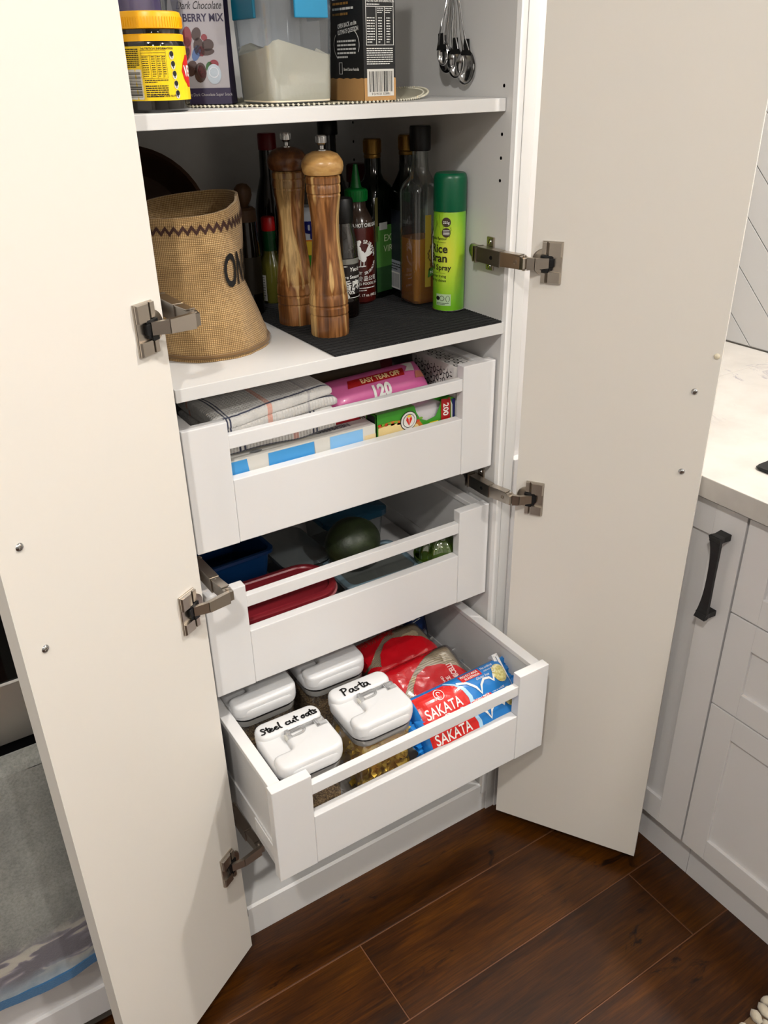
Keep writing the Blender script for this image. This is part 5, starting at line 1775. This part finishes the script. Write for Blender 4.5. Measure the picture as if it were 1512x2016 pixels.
M_LIDW = mat('lid_white', (.83, .83, .83), .24)
M_CANIS = film('canister_clear', (.95, .95, .94), .25, .05, .04)
M_GASK = mat('gasket_dark', (.06, .05, .06), .4)
M_LATCH = film('latch_clear', (.95, .95, .95), .9, .04, .12)
def pasta_mat():
    return mat('pasta_yellow', (.95, .80, .34), .5)
def canister(x, y, sz, label, fill, content, text=None, rot=0.):
    t = thing('storage_canister', label, 'canister', (x, y, F3), rot, 'white-lidded storage canisters')
    h = .143
    s = sz
    obj('clear_body', rbox([(s*.80, s*.80, .018, 0), (s*.86, s*.86, .020, .006), (s*.90, s*.90, .022, h)], 6), M_CANIS, t, 40)
    obj('gasket', rbox([(s*.945, s*.945, .026, h-.0055), (s*.96, s*.96, .027, h-.004), (s*.96, s*.96, .027, h-.0005)], 6), M_GASK, t, 40)
    lv = [(s*.985, s*.985, .028, h), (s, s, .030, h+.003), (s, s, .030, h+.013), (s*.985, s*.985, .030, h+.0175), (s*.95, s*.95, .029, h+.0205), (s*.90, s*.90, .027, h+.0215)]
    # raised back strip (carries the writing) and an L-shaped raised front; a sunk corner between holds the lever
    zt = h+.0205
    def lpoly(i):
        p = [(-.483, -.483, 1, 1, .018), (.483, -.483, -1, 1, .024), (.483, .105, -1, -1, .004), (-.17, .105, 1, -1, .004), (-.17, -.185, 1, -1, -.008), (-.483, -.185, 1, -1, .013)]
        P_ = []
        for px_, py_, sx, sy, r in p:
            P_.append((V((px_*s+sx*i, py_*s+sy*i)), r))
        out = []
        n_ = len(P_)
        for k in range(n_):
            c, r = P_[k]
            a_, b2 = P_[k-1][0], P_[(k+1) % n_][0]
            r = abs(r)
            r = max(.0012, r-i) if P_[k][1] > 0 else r+i
            p0, p1 = c+(a_-c).normalized()*r, c+(b2-c).normalized()*r
            for q in range(6):
                t_ = q/5
                out.append(p0*(1-t_)**2+c*2*t_*(1-t_)+p1*t_*t_)
        return out
    fr = loft([[V((q.x, q.y, z_)) for q in lpoly(i)] for i, z_ in ((0., zt-.012), (0., zt+.003), (.0010, zt+.0062), (.0032, zt+.0088), (.0070, zt+.0100))])
    def bar(y0, y1, x0, x1, hh, r):
        w_, d_ = x1-x0, y1-y0
        return rbox([(w_, d_, r, zt-.012), (w_, d_, r, zt+hh-.007), (w_-.002, d_-.002, r-.0008, zt+hh-.0038), (w_-.0064, d_-.0064, r-.003, zt+hh-.0012), (w_-.013, d_-.013, max(.002, r-.006), zt+hh)], 6, (x0+x1)/2, (y0+y1)/2)
    back = bar(s*.165, s*.483, -s*.483, s*.483, .010, .017)
    lid = obj('lid', join(rbox(lv, 7), back), M_LIDW, t, 50)
    obj('lid_platform', fr, M_LIDW, lid, 50)
    obj('collar', rbox([(s*.915, s*.915, .024, h-.018), (s*.93, s*.93, .025, h-.0165), (s*.935, s*.935, .025, h-.0055)], 6), film('milky_collar', (.85, .84, .82), .25, .1, .45), t, 40)
    z1 = zt+.010
    # clear lever: U-shaped loop lying in the channel with a flap at its right end
    lp = [V((-s*.16+s*.30*(1-math.cos(PI*k/16))/2*0, 0, 0)) for k in range(1)]
    loop = [V((-s*.10, s*.00, z1-.001)), V((s*.06, s*.00, z1+.001))]+[V((s*.06+s*.055*math.sin(PI*k/8), s*.055-s*.055*math.cos(PI*k/8), z1+.0015)) for k in range(1, 8)]+[V((s*.06, s*.11, z1+.001)), V((-s*.10, s*.11, z1-.001))]
    obj('lever', join(tube(loop, .0024, 7), bxs(-s*.15, -s*.09, -s*.02, s*.135, zt-.001, z1+.004, .0012)), M_LATCH, lid, 40)
    obj('lever_block', bxs(-s*.17, -s*.11, s*.0, s*.10, zt-.003, z1-.001, .0015), mat('ivory_plastic', (.84, .83, .79), .35), lid)
    obj('flap', join(bxs(s*.28, s*.44, -s*.02, s*.15, zt+.002, z1+.0005, .001), bxs(s*.30, s*.335, -s*.01, s*.14, z1, z1+.002, .0005), bxs(-s*.10, s*.30, s*.118, s*.150, zt+.004, zt+.0095, .001)), M_LATCH, lid, 40)
    if text:
        dz = Decal(t, plane_fn(frame((0, s*.305, zt+.0101), (1, 0, 0), (0, 1, 0))))
        for tx, xx, yy, sz_, sl in text:
            scrawl(dz, tx, xx, yy, sz_, INK, .0030, sl)
        dz.build()
    if content == 'grain':
        m = mat('oat_grain', (.55, .42, .27), .9)
        nt_, b = nodes(m)
        if not b.inputs['Base Color'].is_linked:
            vo = nt_.nodes.new('ShaderNodeTexVoronoi')
            vo.inputs['Scale'].default_value = 330
            nt_.links.new(texco(nt_), vo.inputs['Vector'])
            nt_.links.new(ramp(nt_, vo.outputs['Distance'], [(.1, 'cbb183'), (.4, 'a5845a'), (.8, '5f452a')]), b.inputs['Base Color'])
            bumpn(nt_, b, vo.outputs['Distance'], .8, .002)
        c = obj('contents', rbox([(s*.78, s*.78, .016, .003), (s*.84, s*.84, .018, .008), (s*.87, s*.87, .019, fill)], 6), m, t, 40)
        c['kind'] = 'stuff'
    elif content == 'pasta':
        rs_ = random.Random(3)
        parts = []
        lim = s*.40
        for k in range(330):
            if k < 210:      # pieces pressed against the walls
                sd = rs_.choice((0, 0, 0, 1, 1, 2, 3))
                u_ = rs_.uniform(-lim, lim)
                px_, py_ = {0: (u_, -lim), 1: (lim, u_), 2: (-lim, u_), 3: (u_, lim)}[sd]
                px_ *= rs_.uniform(.86, .98)
                py_ *= rs_.uniform(.86, .98)
            else:
                px_, py_ = rs_.uniform(-lim, lim)*.95, rs_.uniform(-lim, lim)*.95
            pz_ = rs_.uniform(.008, fill)
            M_ = T(px_, py_, pz_) @ Matrix.Rotation(rs_.uniform(0, PI), 4, V((rs_.uniform(-1, 1), rs_.uniform(-1, 1), rs_.uniform(-1, 1))).normalized())
            rr_ = []
            L_ = rs_.uniform(.018, .026)
            for q in range(8):
                f_ = q/7-.5
                an = f_*rs_.uniform(2.6, 3.4)
                wv = .0045
                rr_.append([V((L_*f_+.001, math.cos(an)*wv, math.sin(an)*wv)), V((L_*f_, -math.cos(an)*wv, -math.sin(an)*wv))])
            parts.append(xf(loft(rr_, cap=False, closed=False), M_))
        c = obj('contents', join(*parts), pasta_mat(), t, 'all')
        c['kind'] = 'stuff'
        cc_ = obj('contents_core', rbox([(s*.70, s*.70, .016, .004), (s*.74, s*.74, .018, fill*.95)], 6), mat('pasta_core', (.90, .70, .28), .7, bump=.8, bscale=80), t, 40)
        cc_['kind'] = 'stuff'
    return t
canister(-.1885, -.106, .119, 'white-lidded canister marked Steel cut oats at the drawer front', .060, 'grain', [('Steel cut oats', -.050, -.009, .0135, .02)], -.02)
canister(-.0455, -.0945, .119, 'white-lidded canister marked Pasta, holding yellow pasta ribbons', .120, 'pasta', [('Pasta', -.034, -.010, .0175, .03)], -.01)
canister(-.190, .062, .124, 'unmarked white-lidded canister behind the Steel cut oats one', .09, 'grain', None, 0)
canister(-.050, .062, .124, 'unmarked white-lidded canister behind the Pasta one', .10, 'grain', None, -.02)

# rice noodle bags
def noodle_mat():
    m = mat('rice_noodle', (.80, .72, .58), .6)
    nt_, b = nodes(m)
    v = texco(nt_, (8, 1, 60))
    n = noisetex(nt_, texco(nt_, (.6, 9, 9)), 45, 3, .6)
    w1 = wave(nt_, texco(nt_, (0, 1, 1), (.6, 0, 0)), 170, 'Y', 2.)
    k = mathn(nt_, 'MULTIPLY', n, w1)
    nt_.links.new(ramp(nt_, k, [(.02, '8a7658'), (.25, 'c7b48f'), (.6, 'dccdb0')]), b.inputs['Base Color'])
    bumpn(nt_, b, w1, .6, .0015)
    return m
M_NOOD = noodle_mat()
M_NRED = mat('noodle_red_film', (.74, .05, .10), .22, coat=.5)
M_CELLO = film('cellophane', (.97, .97, .97), .8, .07, .02)
def noodle_bag(x, y, z, rz, tilt, label, seed, scr):
    t = thing('noodle_bag', label, 'packet', (x, y, z), rz, 'rice noodle bags')
    a, b, h = .088, .052, .040
    (vf_, H_) = pillow(a*.96, b*.96, h, 7, 36, 22, .06, seed)
    MT = RX(tilt)
    obj('noodles', xf(vf_, MT), M_NOOD, t, True)
    (vf2, H2) = pillow(a, b, h+.0022, 7, 40, 26, .16, seed+1.)
    obj('wrapper', xf(vf2, MT), M_CELLO, t, True)
    fin = loft([[MT @ V((a-.004, -b*.9+2*b*.9*i/18, .003*math.sin(i*1.7)+zq)) for i in range(19)] for zq in (-.0004,)]+[[MT @ V((a+.016, -b*.95+2*b*.95*i/18, .007*math.sin(i*1.3))) for i in range(19)]], cap=False, closed=False)
    obj('crimped_end', fin, M_CELLO, t, True)
    dz = Decal(t, lambda x_, y_, o: MT @ V((x_, y_, max(H_(x_, y_), H2(x_, y_))+.0006+o)), .007, .0005)
    # red artwork with a sweeping clear window
    top_curve = [(-.086+.0085*k, .050-.006*math.sin(k*.35)) for k in range(16)]
    band = [(-.088, .051), (.062, .051), (.040, .044), (.010, .036), (-.020, .022), (-.045, .006), (-.070, -.016), (-.088, -.020)]
    dz.poly(M_NRED, band)
    dz.poly(M_NRED, [(-.060, -.051), (.084, -.051), (.078, -.030), (.060, -.004), (.032, .012), (.002, .018), (-.022, .012), (-.044, -.008), (-.056, -.030)])
    dz.poly(M_NRED, [(-.088, -.051), (-.058, -.051), (-.056, -.035), (-.074, -.024), (-.088, -.024)])
    if scr:
        dz.text('VERMICELLI', .016, mat('pale_pink_ink', (.92, .80, .78), .5), .052, -.046, bold=.03, xs=.62, rot=PI/2)
        dz.text('RICE', .012, MATS['pale_pink_ink'], .034, -.040, bold=.03, rot=PI/2)
        dz.text('BRAND', .007, MATS['pale_pink_ink'], .021, -.034, bold=.03, rot=PI/2)
    else:
        dz.text('\u6cb3\u7c89\u7c73\u7dda', .018, mat('dim_gold_ink', (.55, .20, .16), .5), -.070, .026, xs=1.15, bold=.01)
    dz.build()
    return t
noodle_bag(.118, -.018, F3+.070, .05, .50, 'red and clear bag of rice vermicelli nearest the cracker packet', 2., True)
noodle_bag(.125, .094, F3+.056, .02, .20, 'red and clear rice noodle bag farther back in the bottom drawer', 5., False)
bp_ = thing('blue_packet', 'small dark blue packet at the back right of the bottom drawer', 'packet', (.225, .165, F3), .3)
(vfp, HP) = pillow(.030, .055, .014, 4, 14, 16, .15, 7.)
obj('pouch', xf(vfp, T(0, 0, .056) @ RX(PI/2-.2)), mat('dark_blue_film', (.10, .18, .36), .25, coat=.3), bp_, True)
dz = Decal(bp_, pil_fn(HP, T(0, 0, .056) @ RX(PI/2-.2)), .008)
dz.textlines(WHITE_INK, -.020, .040, .036, 4, .006, .0022, 5)
dz.build()
# spare cracker packet standing by the drawer side
# cracker packets
M_SBLUE = mat('cracker_blue', (.12, .47, .76), .22, coat=.5)
M_SRED = mat('cracker_red', (.80, .12, .10), .22, coat=.5)
M_SLB = mat('cracker_pale_blue', (.66, .82, .92), .3, coat=.3)
M_CRISP = mat('cracker_picture', (.84, .80, .52), .5, bump=.5, bscale=220)
nt, b_ = nodes(M_CRISP)
nt.links.new(ramp(nt, noisetex(nt, texco(nt), 190, 3, .6), [(.35, 'b9a957'), (.55, 'd9d08e'), (.7, 'e9e4b8')]), b_.inputs['Base Color'])
def cracker(x, y, z, rz, tilt, label, seed, clip, roll=0.):
    t = thing('cracker_packet', label, 'packet', (x, y, z), rz, 'rice cracker packets')
    a, b, h = .108, .043, .026
    MT = RY(roll) @ RX(tilt)
    (vf_, H_) = pillow(a, b, h, 7, 48, 22, .07, seed, q=3.)
    obj('packet', xf(vf_, MT), M_SBLUE, t, True)
    dz = Decal(t, pil_fn(H_, MT), .008, .00045)
    # red rounded panel at the left
    red = [(-.098, -.038), (-.098, .038)]+[(-.030, .038), (-.014, .030), (-.004, .016), (.001, .0), (-.001, -.018), (-.006, -.038)]
    pale = [(-.024, .040), (-.010, .031), (.003, .017), (.009, .0), (.007, -.018), (.003, -.040), (-.006, -.040), (-.001, -.018), (.001, 0), (-.004, .016), (-.014, .030), (-.030, .040)]
    dz.poly(M_SRED, red, 1)
    dz.poly(M_SLB, pale, 2)
    dz.text('SAKATA', .0265, WHITE_INK, -.091, -.007, bold=.012, xs=.78, layer=3)
    dz.line(WHITE_INK, [(-.050+.0095*math.cos(q_), .0265+.0095*math.sin(q_)) for q_ in [2*PI*k/24 for k in range(24)]], .0013, 3, closed=True)
    dz.line(WHITE_INK, [(-.051+.005*math.cos(q_)*(1-.05*k), .0265+.005*math.sin(q_)) for k, q_ in enumerate([PI*.1+1.5*PI*k/14 for k in range(15)])], .0013, 3)
    dz.text('SAKATA', .021, WHITE_INK, .014, -.033, bold=.005, xs=.85, layer=3)
    # white double-peaked outline
    dz.line(WHITE_INK, [(-.008, .030), (.010, .024), (.024, .010), (.030, -.004), (.036, .010), (.046, .018), (.058, .016), (.064, .008), (.070, .018), (.078, .026)], .0045, 3)
    dz.rect(M_SRED, .004, .027, .050, .0395, 3)
    dz.text('PROUDLY MADE', .0058, WHITE_INK, .007, .0342, bold=.02, layer=4, xs=.9)
    dz.text('IN AUSTRALIA', .0058, WHITE_INK, .012, .0285, bold=.02, layer=4, xs=.9)
    dz.text('Gluten free', .0068, WHITE_INK, .032, .0205, shear=.3, layer=3)
    dz.text('No artificial', .0060, WHITE_INK, .054, .0345, shear=.3, layer=3)
    dz.text('colours & flavours', .0052, WHITE_INK, .056, .0290, shear=.3, layer=3)
    dz.disc(M_CRISP, .0855, .016, .0165, .0175, 3, 24, 'cracker_picture')
    dz.build()
    for s_ in (-1, 1):
        fin = loft([[MT @ V((s_*(a-.003), -b*.92+2*b*.92*i/20, .0015*math.sin(i*1.9+s_))) for i in range(21)], [MT @ V((s_*(a+.010), -b*.97+2*b*.97*i/20, .005*math.sin(i*1.3+seed)+.003)) for i in range(21)], [MT @ V((s_*(a+.017), -b*.95+2*b*.95*i/20, .008*math.sin(i*1.1+seed)+.006)) for i in range(21)]], cap=False, closed=False)
        obj('crimped_end', fin, M_SBLUE, t, True)
    if clip:
        cl = xf(join(bxs(a-.014, a-.008, -b-.006, b+.006, .004, .012, .001), bxs(a-.006, a-.001, -b-.006, b+.006, .004, .012, .001), bxs(a-.014, a-.001, b+.002, b+.008, -.004, .012, .001)), MT)
        obj('bag_clip', cl, M_LIDW, t)
    return t
cracker(.136, -.1135, F3+.092, .02, .72, 'upper blue and red cracker packet closed with a white clip', 1.5, True)
cracker(.134, -.1420, F3+.066, .02, 1.00, 'lower blue and red cracker packet behind the drawer front', 4.5, False)
mr = thing('maroon_packet', 'dark maroon packet lying beneath the cracker packets', 'packet', (.175, -.143, F3+.0155), 0)
(vfp, HP) = pillow(.068, .020, .0145, 5, 24, 12, .1, 9.)
obj('pouch', vfp, mat('maroon_film', (.36, .05, .08), .25, coat=.4), mr, True)
dz = Decal(mr, pil_fn(HP, RX(.9)), .006)
